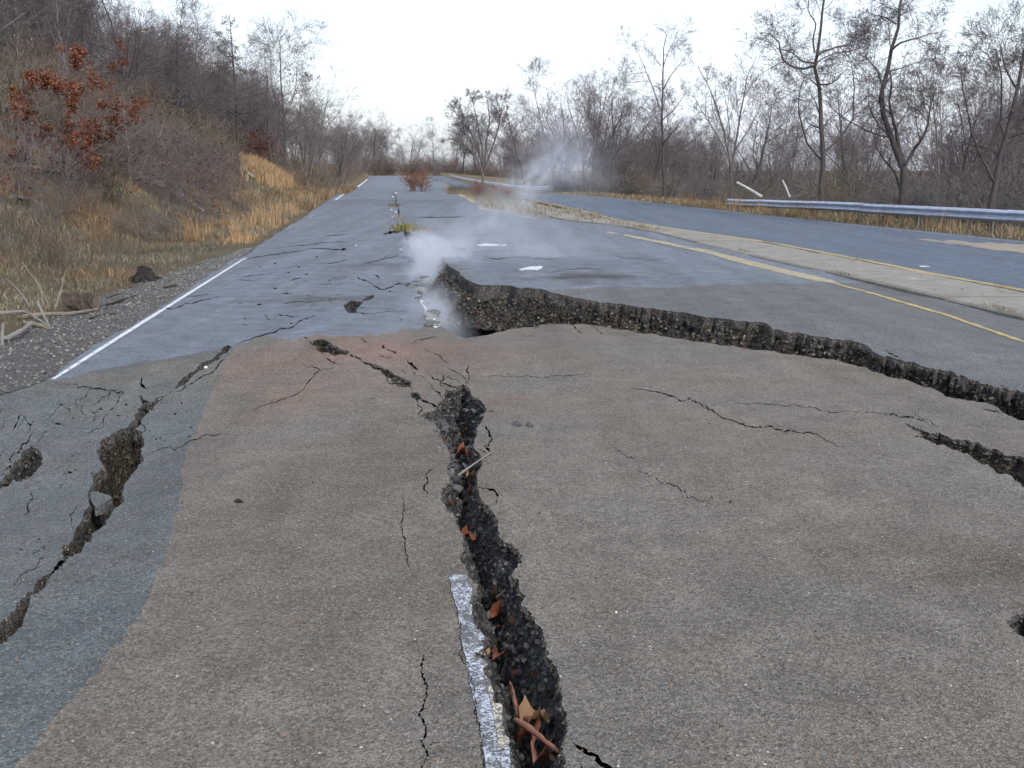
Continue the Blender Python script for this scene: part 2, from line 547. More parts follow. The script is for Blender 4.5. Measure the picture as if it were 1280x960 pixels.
hair = [  # polyline, width in photo pixels
    ([(75, 477), (90, 482), (120, 486), (155, 490), (148, 500), (135, 515), (125, 530), (118, 541)], 2.2),
    ([(778, 484), (790, 485), (825, 491), (864, 499), (886, 512), (904, 523), (943, 534), (965, 533), (1000, 541), (1035, 552), (1066, 565)], 2.6),
    ([(858, 493), (872, 505), (886, 512)], 1.5),
    ([(895, 497), (921, 504), (982, 508), (1048, 515), (1105, 517), (1133, 530)], 1.5),
    ([(755, 550), (799, 578), (842, 607), (873, 626), (890, 644)], 1.8),
    ([(523, 793), (527, 841), (529, 882), (532, 910), (534, 937), (527, 960), (520, 1020)], 4),
    ([(533, 935), (541, 928), (548, 928)], 2),
    ([(543, 582), (532, 593), (535, 604), (530, 612), (534, 622)], 3),
    ([(502, 606), (502, 620), (504, 647), (506, 685), (509, 706), (517, 720)], 2.2),
    ([(597, 609), (615, 612), (622, 620), (620, 630)], 4.5),
    ([(524, 498), (534, 503), (548, 511)], 3.5), ([(521, 500), (528, 511), (526, 520)], 2.2), ([(541, 487), (550, 494), (556, 501)], 2.6),
    ([(584, 482), (587, 471), (583, 462), (586, 455)], 2.6), ([(556, 486), (552, 476), (556, 468)], 2.0), ([(607, 516), (615, 514), (622, 518)], 1.6),
    ([(436, 441), (443, 446), (452, 452)], 3.0), ([(395, 434), (388, 428), (378, 420)], 2.6), ([(404, 442), (412, 450), (424, 455)], 1.8), ([(482, 471), (490, 480), (502, 486)], 2.4), ([(513, 484), (518, 490)], 2.4),
    ([(470, 440), (480, 446), (492, 448)], 1.4), ([(540, 440), (552, 448), (560, 455)], 1.5), ([(530, 436), (538, 441)], 1.3), ([(600, 560), (608, 566)], 2), ([(548, 540), (540, 536)], 2), ([(460, 500), (470, 498)], 1.2),
    ([(352, 380), (372, 377), (395, 376), (412, 375)], 1.6), ([(300, 346), (330, 343), (345, 340)], 1.2), ([(455, 330), (474, 326), (486, 318)], 1.4), ([(400, 330), (425, 328)], 1.1), ([(360, 352), (392, 351)], 1.0), ([(560, 296), (600, 293), (640, 294)], 1.2), ([(600, 326), (640, 322), (690, 324), (720, 321)], 1.2), ([(760, 318), (800, 325), (830, 326)], 1.0), ([(640, 284), (700, 287)], 0.9),
    ([(386, 444), (378, 454), (400, 462), (387, 475), (375, 490), (345, 503), (310, 515)], 2),
    ([(400, 462), (420, 458)], 1.2),
    ([(715, 927), (722, 933), (734, 942), (759, 958), (800, 992)], 11),
    ([(728, 955), (724, 975)], 4),
    ([(602, 531), (611, 538), (615, 549), (611, 557), (604, 556), (611, 562), (614, 569)], 4),
    ([(285, 440), (270, 461), (240, 479), (214, 494)], 2.2),
    ([(291, 432), (320, 420), (350, 411), (365, 409), (380, 399), (394, 389)], 2.2),
    ([(1104, 514), (1120, 519), (1140, 521), (1160, 530)], 2.4),
    ([(1142, 515), (1162, 525), (1172, 533)], 1.8),
    ([(1227, 509), (1240, 514), (1251, 517)], 2.6),
    ([(1105, 438), (1116, 443), (1124, 446)], 2.6),
    ([(1250, 481), (1262, 485)], 2.2),
    ([(42, 537), (36, 549), (24, 563), (12, 574), (6, 590)], 3.4),
    ([(27, 519), (22, 527), (17, 536)], 3),
    ([(27, 519), (33, 524), (39, 533)], 2.2),
    ([(76, 502), (81, 510), (88, 516)], 3),
    ([(65, 524), (73, 530), (78, 529)], 2.4),
    ([(38, 612), (34, 630), (30, 646)], 2.2),
    ([(100, 630), (92, 640), (88, 655), (92, 664)], 2),
    ([(62, 690), (40, 712), (18, 735)], 1.8), ([(82, 698), (76, 704), (70, 710), (62, 719)], 7), ([(79, 702), (72, 712)], 3),
    ([(186, 566), (212, 559), (235, 552), (262, 544), (283, 540)], 1.8),
    ([(176, 530), (182, 536), (179, 541)], 2),
    ([(178, 471), (176, 480), (183, 486)], 4),
    ([(564, 722), (571, 760), (578, 812), (590, 870), (599, 910), (606, 965), (616, 1030)], 2.4),  # no crack: dark slit drawn in for shade along the centre line's left edge
    ([(590, 472), (640, 470), (700, 469), (745, 466)], 1.2),
    ([(515, 431), (520, 425), (534, 423), (549, 422)], 2),
    ([(509, 450), (515, 457), (523, 462)], 4),
    ([(516, 470), (518, 464)], 2.4),
    ([(533, 466), (546, 474), (561, 482), (572, 484), (582, 484)], 2.8),
    ([(478, 431), (480, 436)], 4), ([(483, 437), (495, 442), (497, 438)], 2.4),
    ([(450, 421), (454, 425), (459, 428)], 1.8),
    ([(556, 470), (566, 474), (575, 478)], 1.4), ([(560, 460), (572, 466), (582, 474), (583, 482)], 1.6),
    ([(500, 462), (509, 466)], 1.2),
    ([(520, 470), (537, 480), (545, 488)], 1.2),
    ([(715, 406), (722, 413), (728, 418)], 2.4), ([(740, 407), (746, 412), (754, 418)], 2.4), ([(676, 407), (668, 412)], 2),
    ([(386, 311), (400, 310), (418, 312), (432, 312.5)], 2.6), ([(425, 312.5), (433, 311)], 4),
    ([(478, 293), (490, 290), (503, 289)], 5.5),
    ([(519, 271.3), (545, 272.2), (582, 271)], 2),
    ([(305, 322), (345, 318), (388, 311)], 1.5),
    ([(350, 309), (400, 304), (440, 302)], 1.0),
    ([(470, 326), (490, 322), (500, 316)], 1.4),
    ([(446, 346), (458, 351), (465, 354)], 2.8), ([(465, 354), (478, 362), (492, 357), (520, 355)], 2.4),
    ([(353, 367), (367, 366)], 2.2), ([(410, 376), (428, 372)], 1.6), ([(190, 388), (220, 385), (232, 379), (262, 374), (282, 370)], 2.0),
    ([(416, 328), (436, 323)], 1.2), ([(436, 392), (470, 391), (515, 388)], 1.0), ([(468, 343), (474, 349)], 2.2),
    ([(414, 347), (436, 346)], 1.0), ([(330, 392), (338, 400)], 1.8), ([(296, 380), (304, 379)], 1.6),
    ([(550, 309), (562, 309.5), (575, 311), (586, 312)], 5),
    ([(680, 340), (720, 336), (760, 337)], 1.0),
    ([(496, 258), (499, 270), (503, 286)], 2.4), ([(493, 238), (495, 248), (497, 260)], 1.6), ([(499, 275), (494, 280), (500, 284)], 3), ([(505, 287), (509, 300), (511, 312)], 3),
]
DARK_BITS = 66


for _k in range(46):
    if _k < 34: _x, _y = rc.uniform(-10, 140), rc.uniform(500, 740)
    else: _x, _y = rc.uniform(150, 470), rc.uniform(330, 405)
    if _k < 34 and (_y - 690) > (_x - 60) * -1.2 + 20: continue
    _l = rc.uniform(10, 34); _a = rc.normal(-.9, .25) if _k < 34 else rc.normal(-.15, .25)
    _sq = 1 if _k < 34 else .5
    hair.append(([(_x, _y), (_x + .5 * _l * math.cos(_a) + rc.normal(0, 1.5), _y + .5 * _l * _sq * math.sin(_a)), (_x + _l * math.cos(_a), _y + _l * _sq * math.sin(_a))], rc.uniform(.8, 1.7)))


def ribbon(poly, w, rng):
    w = w * .62
    p = jag(poly, 0.17, max(2.2, 1.0 * w), rng, flat=True)
    d = np.gradient(p, axis=0); d /= np.linalg.norm(d, axis=1, keepdims=True) + 1e-9
    nrm = np.stack([-d[:, 1], d[:, 0]], 1)
    n = len(p)
    taper = np.minimum(1, np.minimum(np.arange(n) + .35, n - 1 - np.arange(n) + .35) / max(2.0, n * 0.18))
    ww = w * 0.5 * taper * rng.uniform(0.15, 1.5, n) * np.where(rng.random(n) < .14, .25, 1)
    # seen at a slant a level crack looks thinner than one running away
    return np.concatenate([p + nrm * ww[:, None], (p - nrm * ww[:, None])[::-1]])


holes = []          # outlines on plan with the side they belong to
for nm, c in wide.items():
    pp = jag(c['o'], c['jag'] * 1.25, c['ml'] * .6, rc, closed=True, flat=True)
    x, y, z = ground_pts(pp)
    c['xy'] = np.stack([x, y], 1); c['z'] = z
    holes.append(c['xy'])
hair_xy = []
for poly, w in hair:
    pp = ribbon(poly, w, rc)
    mx = np.mean(pp[:, 0]); my = np.mean(pp[:, 1])
    side = 0
    if (mx > 540 and my < 345) or (mx > 1080 and my < 446):
        side = 1
    if mx > 1240 and my < 486: side = 1
    x, y, z = ground_pts(pp, side)
    hair_xy.append(np.stack([x, y], 1))
# little pits and popped stones of the worn left block
for k in range(DARK_BITS):
    if k < 22: cx, cy = rc.uniform(10, 130), rc.uniform(490, 700)
    elif k < 44: cx, cy = rc.uniform(300, 520), rc.uniform(318, 408)
    else: cx, cy = rc.uniform(120, 240), rc.uniform(485, 560)
    w, h = rc.uniform(.8, 3), rc.uniform(.4, 1.3)
    a = np.arange(6) * math.pi / 3
    r = rc.uniform(.25, 1.5, 6)
    pp = np.stack([cx + w * r * np.cos(a), cy + h * r * np.sin(a)], 1)
    x, y, z = ground_pts(pp)
    hair_xy.append(np.stack([x, y], 1))
fl = jag(FL, .09, 3.5, rc, flat=True); fr = jag(FR, .16, 3.0, rc, flat=True)
x, y, z = ground_pts(fl, 0); FLxyz = np.stack([x, y, z], 1)
x, y, z = ground_pts(fr, 1); FRxyz = np.stack([x, y, z], 1)
# keep a real gap on plan: the raised edge lies beyond the low edge
from_near = FLxyz[:, :2]
fault_xy = np.concatenate([FLxyz[:, :2], FRxyz[1:-1, :2][::-1]])
holes_all = holes + [fault_xy] + hair_xy

# ------------------------------------------------------------------ road surface: one sheet, really cut by its cracks
BROWN = [(-60, 1060), (20, 957), (60, 905), (112, 848), (165, 780), (205, 702), (221, 640), (226, 590), (234, 560), (246, 540), (265, 490), (280, 455), (291, 436), (320, 422), (392, 420), (460, 417), (530, 408), (548, 405)]
_bj = jag(BROWN, .13, 5, rc)
GREYL = jag([(65, 476), (100, 468), (160, 456), (230, 444), (291, 434)], .04, 8, rc)     # far rim of the grey overlay
RNEAR = jag([(600, 362), (727, 361), (860, 357), (960, 354), (1041, 353), (1097, 354)], .03, 10, rc)


def plan(pp, side=0):
    x, y, z = ground_pts(pp, side)
    return np.stack([x, y], 1)


b1, b2, b3 = plan(_bj), plan(GREYL), plan(RNEAR, 1)
brown_poly = np.concatenate([b1, FLxyz[10:, :2], [[14, 5], [14, -12], [-0.9, -12]]])
grey_poly = np.concatenate([[[-9, b2[0, 1] - 0.1]], b2, b1[::-1][5:], [[-1.0, -12], [-9, -12]]])
rnear_poly = np.concatenate([b3, [[b3[-1, 0] + 8, b3[-1, 1]]], [[30, 3]], FRxyz[::-1][:, :2][:len(FRxyz) - 14]])

pts = []
for row in np.arange(1300, 226, -4.0):
    _, d = unp(640, row)
    for u in np.arange(-330, 1620, 7.5):
        pts.append(((u - 640) / FPX * d * 1.0, float(d)))
pts = np.array(pts)
far = []
for d in np.geomspace(165, 318, 40):
    for xx in np.linspace(xL(d), xB(d), 30):
        far.append((float(xx), float(d)))
near = [(xx, yy) for yy in np.arange(-9.5, 1.7, 0.35) for xx in np.arange(-5, 9, 0.35)]
pts = np.concatenate([pts, far, near])
pts += RNG.normal(0, 1, pts.shape) * 0.0008 * np.maximum(pts[:, 1:2], 1)
keep = (pts[:, 0] > xL(pts[:, 1]) + .03) & (pts[:, 0] < xB(pts[:, 1]) - .03) & (pts[:, 1] < 318)
pts = pts[keep]
yy = np.concatenate([np.arange(-10, 10, .25), np.geomspace(10, 319, 160)])
eL = np.stack([xL(yy) + .035 * fbm(yy * 2.3, yy * 0 + 3, 4) * (1 + yy / 40), yy], 1)
eB = np.stack([xB(yy), yy], 1)
bound = np.concatenate([eL, eB[::-1]])

V2 = [Vector(p) for p in pts]
E2 = []


def add_chain(P, closed):
    o = len(V2)
    V2.extend(Vector((float(p[0]), float(p[1]))) for p in P)
    n = len(P)
    for i in range(n if closed else n - 1):
        E2.append((o + i, o + (i + 1) % n))


add_chain(bound, True)
for h in holes_all:
    add_chain(h, True)
add_chain(b1, False); add_chain(b2, False); add_chain(b3, False)
res = delaunay_2d_cdt(V2, E2, [], 0, 1e-6, False)
cv = np.array([v[:] for v in res[0]]); cf = np.array(res[2])
cen = cv[cf].mean(1)
ok = inside(cen[:, 0], cen[:, 1], bound)
for h in holes_all:
    ok &= ~inside(cen[:, 0], cen[:, 1], h)
cf, cen = cf[ok], cen[ok]
tip = FLxyz[0]; tp2 = FLxyz[-1]
Rpoly = np.concatenate([FLxyz[:, :2], [[40, tp2[1] - 3], [60, 400], [tip[0] - 0.117 * (400 - tip[1]), 400]]])
side = inside(cen[:, 0], cen[:, 1], Rpoly)
key = cf * 2 + side[:, None]
uq, inv = np.unique(key, return_inverse=True)
vx, vy = cv[uq // 2, 0], cv[uq // 2, 1]
vz = road_z(vx, vy, (uq % 2).astype(float))
RF = inv.reshape(-1, 3)
mi = np.zeros(len(RF), int)                                    # 0 old asphalt, blue-grey with sky sheen mixed in
inb = inside(cen[:, 0], cen[:, 1], brown_poly) & ~side
ing = (~side) & ~inb & (cen[:, 1] < np.interp(cen[:, 0], b2[:, 0], b2[:, 1]))
inr = side & inside(cen[:, 0], cen[:, 1], rnear_poly)
mi[inb] = 1; mi[ing] = 2; mi[inr] = 3


def spot(px, py, side=0):
    x, y, z = ground_pts(np.array([[px, py]]), side); return float(x[0]), float(y[0])


_red = spot(450, 445); _r2 = spot(640, 500); _r3 = spot(1270, 715); _r4 = spot(470, 600); _r5 = spot(1110, 690)
M_old = asphalt('old_asphalt_sky_tint', (0.114, 0.136, 0.170), (0.132, 0.150, 0.178), .5, big=.34,  # blue of the base colour includes the sheen of the sky at grazing view
                stains=[(*spot(742, 346, 1), .85, .75, (.045, .046, .050), 1.0), (*spot(400, 374), 1.1, .6, (.060, .066, .075), .8), (*spot(470, 332), .8, 1.0, (.07, .078, .09), .8), (*spot(640, 314, 1), 2.6, .8, (.068, .076, .09), .8), (*spot(560, 271), 3.0, 1.2, (.07, .08, .095), .7), (*spot(470, 252), 7, 5, (.085, .10, .125), .8), (*spot(430, 296), 1.6, 1.5, (.15, .18, .215), .7), (*spot(690, 320, 1), 1.2, .7, (.14, .165, .20), .6), (*spot(350, 340), .8, 3.5, (.13, .155, .195), .5)])
M_brown = asphalt('brown_overlay', (0.134, 0.115, 0.094), (0.121, 0.114, 0.107), .75,
                  stains=[(*_red, 1.7, 1.9, (.150, .098, .080), .85), (*_r4, .8, 1.9, (.098, .080, .062), .7), (*spot(480, 760), .5, 1.2, (.09, .073, .057), .5), (*_r3, .6, .5, (.07, .052, .042), .7), (*_r5, .6, .5, (.095, .077, .062), .5), (*_r2, .3, .3, (.13, .086, .072), .6), (*spot(980, 760), .9, .7, (.098, .094, .091), .5), (*spot(820, 880), .8, .5, (.098, .095, .093), .4)])
M_grey = asphalt('grey_overlay', (0.076, 0.090, 0.099), (0.092, 0.098, 0.098), .75, stains=[(*spot(210, 470), 1.2, 1.0, (.115, .106, .092), .8), (*spot(90, 800), .5, .8, (.065, .078, .090), .6)])
M_greyr = asphalt('grey_worn_asphalt', (0.098, 0.104, 0.112), (0.108, 0.110, 0.113), .75)
road = link('road', mk_mesh('road', np.stack([vx, vy, vz], 1), RF, [M_old, M_brown, M_grey, M_greyr], mi, True),
            kind='structure')

# ------------------------------------------------------------------ inside the cracks
M_wall = asphalt('broken_asphalt_edge', (0.040, 0.040, 0.042), (0.060, 0.055, 0.050), 1.2, rough=.95, big=.4)


def pit_mat(name, a, b, c):
    t = NT(name)
    n = t.noise(7, 6, .7)
    col = t.mix(t.rng(n, .3, .7), a, b)
    v = t.sep(t.voro(45, 'Color'))
    col = t.mix(t.rng(v[0], .72, .8), col, c)
    col = t.mix(t.rng(v[1], .6, .95, 0, .7), col, tuple(.4 * q for q in a))
    t.color(col)
    t.bump(t.math('ADD', t.voro(45), t.noise(30, 5, .7)), 1.0, .03)
    return t.m


M_rubble = pit_mat('crack_rubble', (.027, .028, .031), (.047, .046, .046), (.11, .11, .11))
M_weedy = pit_mat('weedy_soil', (.026, .022, .017), (.048, .040, .027), (.085, .075, .046))


def crack_inside(xy, ztop, step, depth, slope, sp, mat, floor_ref=None, nrows=4):
    """wall strip round an outline and the uneven floor below it; returns a floor height function"""
    n = len(xy)
    area = 0.5 * np.sum(xy[:, 0] * np.roll(xy[:, 1], -1) - np.roll(xy[:, 0], -1) * xy[:, 1])
    d = np.roll(xy, -1, 0) - np.roll(xy, 1, 0)
    d /= np.linalg.norm(d, axis=1, keepdims=True) + 1e-9
    inn = np.stack([-d[:, 1], d[:, 0]], 1) * np.sign(area)
    if floor_ref is None:
        floor_ref = lambda x, y: base_z(x, y)
    zf0 = floor_ref(xy[:, 0], xy[:, 1]) - step
    rows = []
    for k in range(nrows + 1):
        f = k / nrows
        w = 0 if k in (0, nrows) else 1
        ins = (0.006 + 0.022 * fbm(np.arange(n) * .61 + k * 3.1, np.full(n, k * 1.7), 77, 2)) * w
        p = xy + inn * ins[:, None]
        rows.append(np.concatenate([p, (ztop + (zf0 - ztop) * f)[:, None]], 1))
    rows[0][:, 2] -= 0.0005
    V = np.concatenate(rows)
    i = np.arange(n); j = np.roll(i, -1)
    Q = np.concatenate([np.stack([i + k * n, j + k * n, j + (k + 1) * n, i + (k + 1) * n], 1) for k in range(nrows)])
    link('crack_wall', mk_mesh('crack_wall', V, Q, [M_wall], None, False), road)

    def zfloor(x, y, dist):
        return (floor_ref(x, y) - step - np.minimum(depth, slope * dist) * (1 + .35 * fbm(x / .12, y / .12, 51, 3))
                + .055 * fbm(x / .07, y / .07, 61, 3) * smooth(0, .05, dist))
    x0, y0 = xy.min(0); x1, y1 = xy.max(0)
    sy = sp * 1.4
    gx, gy = np.meshgrid(np.arange(x0, x1, sp), np.arange(y0, y1, sy))
    gx = gx.ravel() + RNG.uniform(-.3, .3, gx.size) * sp; gy = gy.ravel() + RNG.uniform(-.3, .3, gy.size) * sp
    m = inside(gx, gy, xy)
    gx, gy = gx[m], gy[m]
    dist = seg_dist(gx, gy, xy)
    m = dist > sp * .35
    gx, gy, dist = gx[m], gy[m], dist[m]
    vs = [Vector((float(a), float(b))) for a, b in xy] + [Vector((float(a), float(b))) for a, b in zip(gx, gy)]
    r = delaunay_2d_cdt(vs, [(k, (k + 1) % n) for k in range(n)], [], 0, 1e-6, False)
    rv = np.array([v[:] for v in r[0]]); rf = np.array(r[2])
    c = rv[rf].mean(1)
    rf = rf[inside(c[:, 0], c[:, 1], xy)]
    dd = seg_dist(rv[:, 0], rv[:, 1], xy)
    rz = zfloor(rv[:, 0], rv[:, 1], dd)
    link('crack_bed', mk_mesh('crack_bed', np.concatenate([rv, rz[:, None]], 1), rf, [mat], None, False), road)

    def sample(m, rng, dmin=.0):
        px = rng.uniform(x0, x1, m * 12); py = rng.uniform(y0, y1, m * 12)
        k = inside(px, py, xy)
        px, py = px[k][:m], py[k][:m]
        dd = seg_dist(px, py, xy)
        k = dd > dmin
        px, py, dd = px[k], py[k], dd[k]
        return np.stack([px, py, zfloor(px, py, dd)], 1)
    return sample


def ico():
    import bmesh
    bm = bmesh.new(); bmesh.ops.create_icosphere(bm, subdivisions=1, radius=1)
    V = np.array([v.co[:] for v in bm.verts]); F = np.array([[v.index for v in f.verts] for f in bm.faces])
    bm.free(); return V, F


ICO_V, ICO_F = ico()


def rocks(P, S, rng, cols, flat=.75):
    n = len(P); k = len(ICO_V)
    V = np.broadcast_to(ICO_V, (n, k, 3)).copy()
    V *= rng.uniform(.5, 1.4, (n, k, 1))
    V *= rng.uniform(.7, 1.3, (n, 1, 3)) * np.array([1, 1, flat])
    a = rng.uniform(0, 6.28, n); b = rng.normal(0, .5, n)
    ca, sa, cb, sb = np.cos(a), np.sin(a), np.cos(b), np.sin(b)
    x, y, z = V[..., 0], V[..., 1], V[..., 2]
    y, z = y * cb[:, None] - z * sb[:, None], y * sb[:, None] + z * cb[:, None]
    x, y = x * ca[:, None] - y * sa[:, None], x * sa[:, None] + y * ca[:, None]
    V = np.stack([x, y, z], -1) * S[:, None, None] + P[:, None, :]
    F = (ICO_F[None] + (np.arange(n) * k)[:, None, None]).reshape(-1, 3)
    C = np.repeat(cols, k, axis=0)
    return V.reshape(-1, 3), F, C


def palette(n, rng, cols, var=.25):
    cols = np.array(cols)
    return cols[rng.integers(0, len(cols), n)] * rng.uniform(1 - var, 1 + var, (n, 1))


M_stone = attr_mat('loose_stone')
ROCKC = [(.04, .04, .044), (.055, .055, .06), (.08, .076, .072), (.03, .028, .027), (.12, .115, .11)]
rr = np.random.default_rng(5)
parts = []
samplers = {}
for nm, c in wide.items():
    samplers[nm] = crack_inside(c['xy'], c['z'], c['step'], c['depth'], c['slope'], c['sp'], M_weedy if c['m'] == 'weedy' else M_rubble)
for nm, cnt, s0, s1 in (('main', 3000, .004, .020), ('left', 260, .008, .026), ('left2', 50, .008, .02), ('left3', 60, .01, .025), ('right', 350, .006, .02), ('hole', 60, .015, .04), ('spur_a', 60, .015, .035), ('spur_b', 60, .01, .025), ('spur_c', 20, .01, .02), ('pit', 40, .006, .015)):
    P = samplers[nm](cnt, rr)
    S = s0 + (s1 - s0) * rr.random(len(P)) ** 3
    parts.append(rocks(P, S, rr, palette(len(P), rr, ROCKC)))
# bigger broken lumps in the head of the middle crack
P = samplers['main'](5000, rr)
P = P[(P[:, 1] > unp(0, 600)[1])][:150]
parts.append(rocks(P + [0, 0, .03], rr.uniform(.012, .04, len(P)), rr, palette(len(P), rr, [(.085, .087, .092), (.11, .11, .112), (.06, .06, .064)]), .5))

# the big break: low side, raised side, floor
fz = np.concatenate([FLxyz[:, 2], FRxyz[1:-1, 2][::-1]])


def fault_floor(x, y):
    # deeper in the steaming throat, shallow along the step to the right
    t = smooth(-0.4, -1.0, x)
    u = smooth(5.5, 2.0, x)
    return base_z(x, y) - .04 - .12 * u - .75 * t


samplers['fault'] = crack_inside(fault_xy, fz, .06, .28, 1.4, .035, M_rubble, fault_floor, 8)

# face of the raised block: a rough bank of base stones under the asphalt edge
edge = FRxyz[8:-2]
seg = np.linalg.norm(np.diff(edge[:, :2], axis=0), axis=1); ss = np.concatenate([[0], np.cumsum(seg)])
m = int(ss[-1] / .03)
sq = np.linspace(0, ss[-1], m)
ex = np.stack([np.interp(sq, ss, edge[:, k]) for k in range(3)], 1)
dd = np.gradient(ex[:, :2], axis=0); dd /= np.linalg.norm(dd, axis=1, keepdims=True)
outw = np.stack([dd[:, 1], -dd[:, 0]], 1)
low = FLxyz[np.argmin(((ex[:, None, :2] - FLxyz[None, :, :2]) ** 2).sum(2), 1)]
# outward must point to the low side
sg = np.sign(((low[:, :2] - ex[:, :2]) * outw).sum(1)); outw *= np.where(sg == 0, 1, sg)[:, None]
gap = np.linalg.norm(low[:, :2] - ex[:, :2], axis=1)
ker = np.ones(25) / 25
lowz = np.convolve(np.pad(low[:, 2], 12, 'edge'), ker, 'valid'); gap = np.convolve(np.pad(gap, 12, 'edge'), ker, 'valid')
outw = np.stack([np.convolve(np.pad(outw[:, q], 12, 'edge'), ker, 'valid') for q in (0, 1)], 1)
rowsN = 14
rows = []
for k in range(rowsN + 1):
    f = k / rowsN
    lump = fbm(sq / .09, np.full(m, f * 6.0), 83, 3) * .055 + fbm(sq / .5, np.full(m, f * 3.5), 87, 2) * .05 + fbm(sq / 1.3, np.full(m, f * 1.2), 88, 2) * .10 * f
    o = (.012 + .55 * gap * f ** 1.5 + lump * min(1, f * 4) * np.minimum(1, gap / .25))
    o = np.minimum(o, gap * .85)
    if k == 0: o = o * 0 - .004
    h = np.maximum(ex[:, 2] - (lowz - .16), .1)
    z = ex[:, 2] - .003 - h * f + .02 * fbm(sq / .07, np.full(m, f * 5), 89, 2) * min(1, f * 3)
    rows.append(np.concatenate([ex[:, :2] + outw * o[:, None], z[:, None]], 1))
FV = np.concatenate(rows)
i = np.arange(m - 1)
FQ = np.concatenate([np.stack([i + k * m, i + 1 + k * m, i + 1 + (k + 1) * m, i + (k + 1) * m], 1) for k in range(rowsN)])


def scarp_mat():
    t = NT('scarp_bank')
    n = t.noise(5, 6, .7)
    col = t.mix(t.rng(n, .3, .7), (.032, .030, .029), (.062, .055, .046))
    v = t.sep(t.voro(26, 'Color'))
    col = t.mix(t.rng(v[0], .72, .85), col, (.12, .108, .085))
    col = t.mix(t.math('MULTIPLY', t.rng(v[2], .7, .8), t.rng(t.noise(1.6, 3), .5, .65)), col, (.10, .055, .046))
    col = t.mix(t.rng(t.voro(26), .45, .75), col, (.02, .02, .02))
    t.color(col)
    t.bump(t.math('ADD', t.math('MULTIPLY', t.voro(26), -1.5), t.noise(40, 5, .7)), 1.0, .04)
    return t.m


layer = np.repeat(np.arange(rowsN), m - 1) < (2.6 + 2.2 * fbm(np.tile(sq[:-1], rowsN) / .35, np.zeros(rowsN * (m - 1)), 93, 3))
link('scarp_face', mk_mesh('scarp_face', FV, FQ, [scarp_mat(), M_wall], layer.astype(int), False), road)
# stones sticking out of the bank
ns = 2600
ii = (rr.random(ns) ** 2.0 * (m - 1)).astype(int)
kf = rr.uniform(.28, 1.0, ns); kk = np.minimum((kf * rowsN).astype(int), rowsN)
P = FV[kk * m + ii] + np.concatenate([outw[ii] * .015, np.zeros((ns, 1))], 1)
S = rr.uniform(.012, .036, ns) * np.interp(ii, [0, m * .3, m], [1.3, .95, .45])
SC_C = palette(ns, rr, [(.11, .098, .074), (.085, .075, .062), (.065, .062, .058), (.05, .044, .04), (.15, .135, .105), (.06, .042, .037)])
parts.append(rocks(P, S, rr, SC_C, .85))
P = samplers['fault'](700, rr)
parts.append(rocks(P, rr.uniform(.012, .05, len(P)), rr, palette(len(P), rr, ROCKC + [(.2, .19, .17)])))
# a few grains lying about the edges
NV = np.concatenate([p[0] for p in parts]); off = np.cumsum([0] + [len(p[0]) for p in parts[:-1]])
NF = np.concatenate([p[1] + o for p, o in zip(parts, off)]); NC = np.concatenate([p[2] for p in parts])
link('crack_rubble', mk_mesh('crack_rubble', NV, NF, [M_stone], None, False, {'Col': NC}), road, kind='stuff')

# grit lying on the road
ng_ = 2600
gy_ = 2.4 + 12 * rr.random(ng_) ** 1.3; gx_ = rr.uniform(-.52, .52, ng_) * gy_
kq = (gx_ > xL(gy_) + .1) & (gx_ < xB(gy_)) & ~inside(gx_, gy_, Rpoly)
for h in holes_all:
    kq &= ~inside(gx_, gy_, h)
gx_, gy_ = gx_[kq], gy_[kq]
dmain = seg_dist(gx_, gy_, wide['main']['xy'])
P = np.stack([gx_, gy_, road_z(gx_, gy_) + .001], 1)
V, F, C = rocks(P, rr.uniform(.0015, .0045, len(P)) * (1 + 1.2 * (rr.random(len(P)) < .05)), rr, palette(len(P), rr, [(.08, .075, .07), (.05, .05, .05), (.16, .15, .135), (.11, .10, .09), (.06, .055, .05), (.09, .085, .08), (.22, .21, .195)]), .6)
link('road_grit', mk_mesh('road_grit', V, F, [M_stone], None, False, {'Col': C}), road, kind='stuff')

# pale broken rim stones along the throat
rim = []
for px, py in [(519, 351), (523, 356), (517, 357), (525, 349), (528, 372), (524, 365), (532, 382), (536, 392), (541, 398), (547, 406), (540, 405), (533, 395)]:
    x, y, z = ground_pts(np.array([[px, py]]))
    me = None
    for q in range(2):
        P = np.array([[x[0] + rr.normal(0, .05), y[0] + rr.normal(0, .12), z[0] + .02]])
        V, F, C = rocks(P, rr.uniform(.03, .075, 1), rr, palette(1, rr, [(.15, .15, .15), (.11, .11, .112)]), .35)
        link('broken_lump', mk_mesh('broken_lump', V, F, [M_stone], None, False, {'Col': C}), road)

# ------------------------------------------------------------------ paint on the road
def paint_mat(name, c, wear, under=(.10, .115, .14)):
    t = NT(name)
    n = t.noise(9, 6, .75); n2 = t.noise(70, 4, .75); v = t.sep(t.voro(160, 'Color'))
    f = t.math('ADD', t.math('MULTIPLY', n, .5), t.math('ADD', t.math('MULTIPLY', n2, .35), t.math('MULTIPLY', v[0], .15)))
    f = t.rng(f, wear - .04, wear + .06)
    t.color(t.mix(f, under, t.mix(t.noise(3), tuple(.82 * q for q in c), c)))
    t.b.inputs['Roughness'].default_value = .75
    t.bump(n2, .4, .006)
    return t.m


M_white = paint_mat('worn_white_paint', (.60, .62, .66), .42)
M_white2 = paint_mat('worn_white_centre_paint', (.46, .50, .57), .52, (.085, .085, .09))
M_cream = paint_mat('cream_paint', (.50, .46, .36), .52, (.085, .085, .09))
M_yellow = paint_mat('worn_yellow_paint', (.48, .36, .11), .47)
M_yellow2 = paint_mat('pale_yellow_paint', (.48, .40, .21), .49)


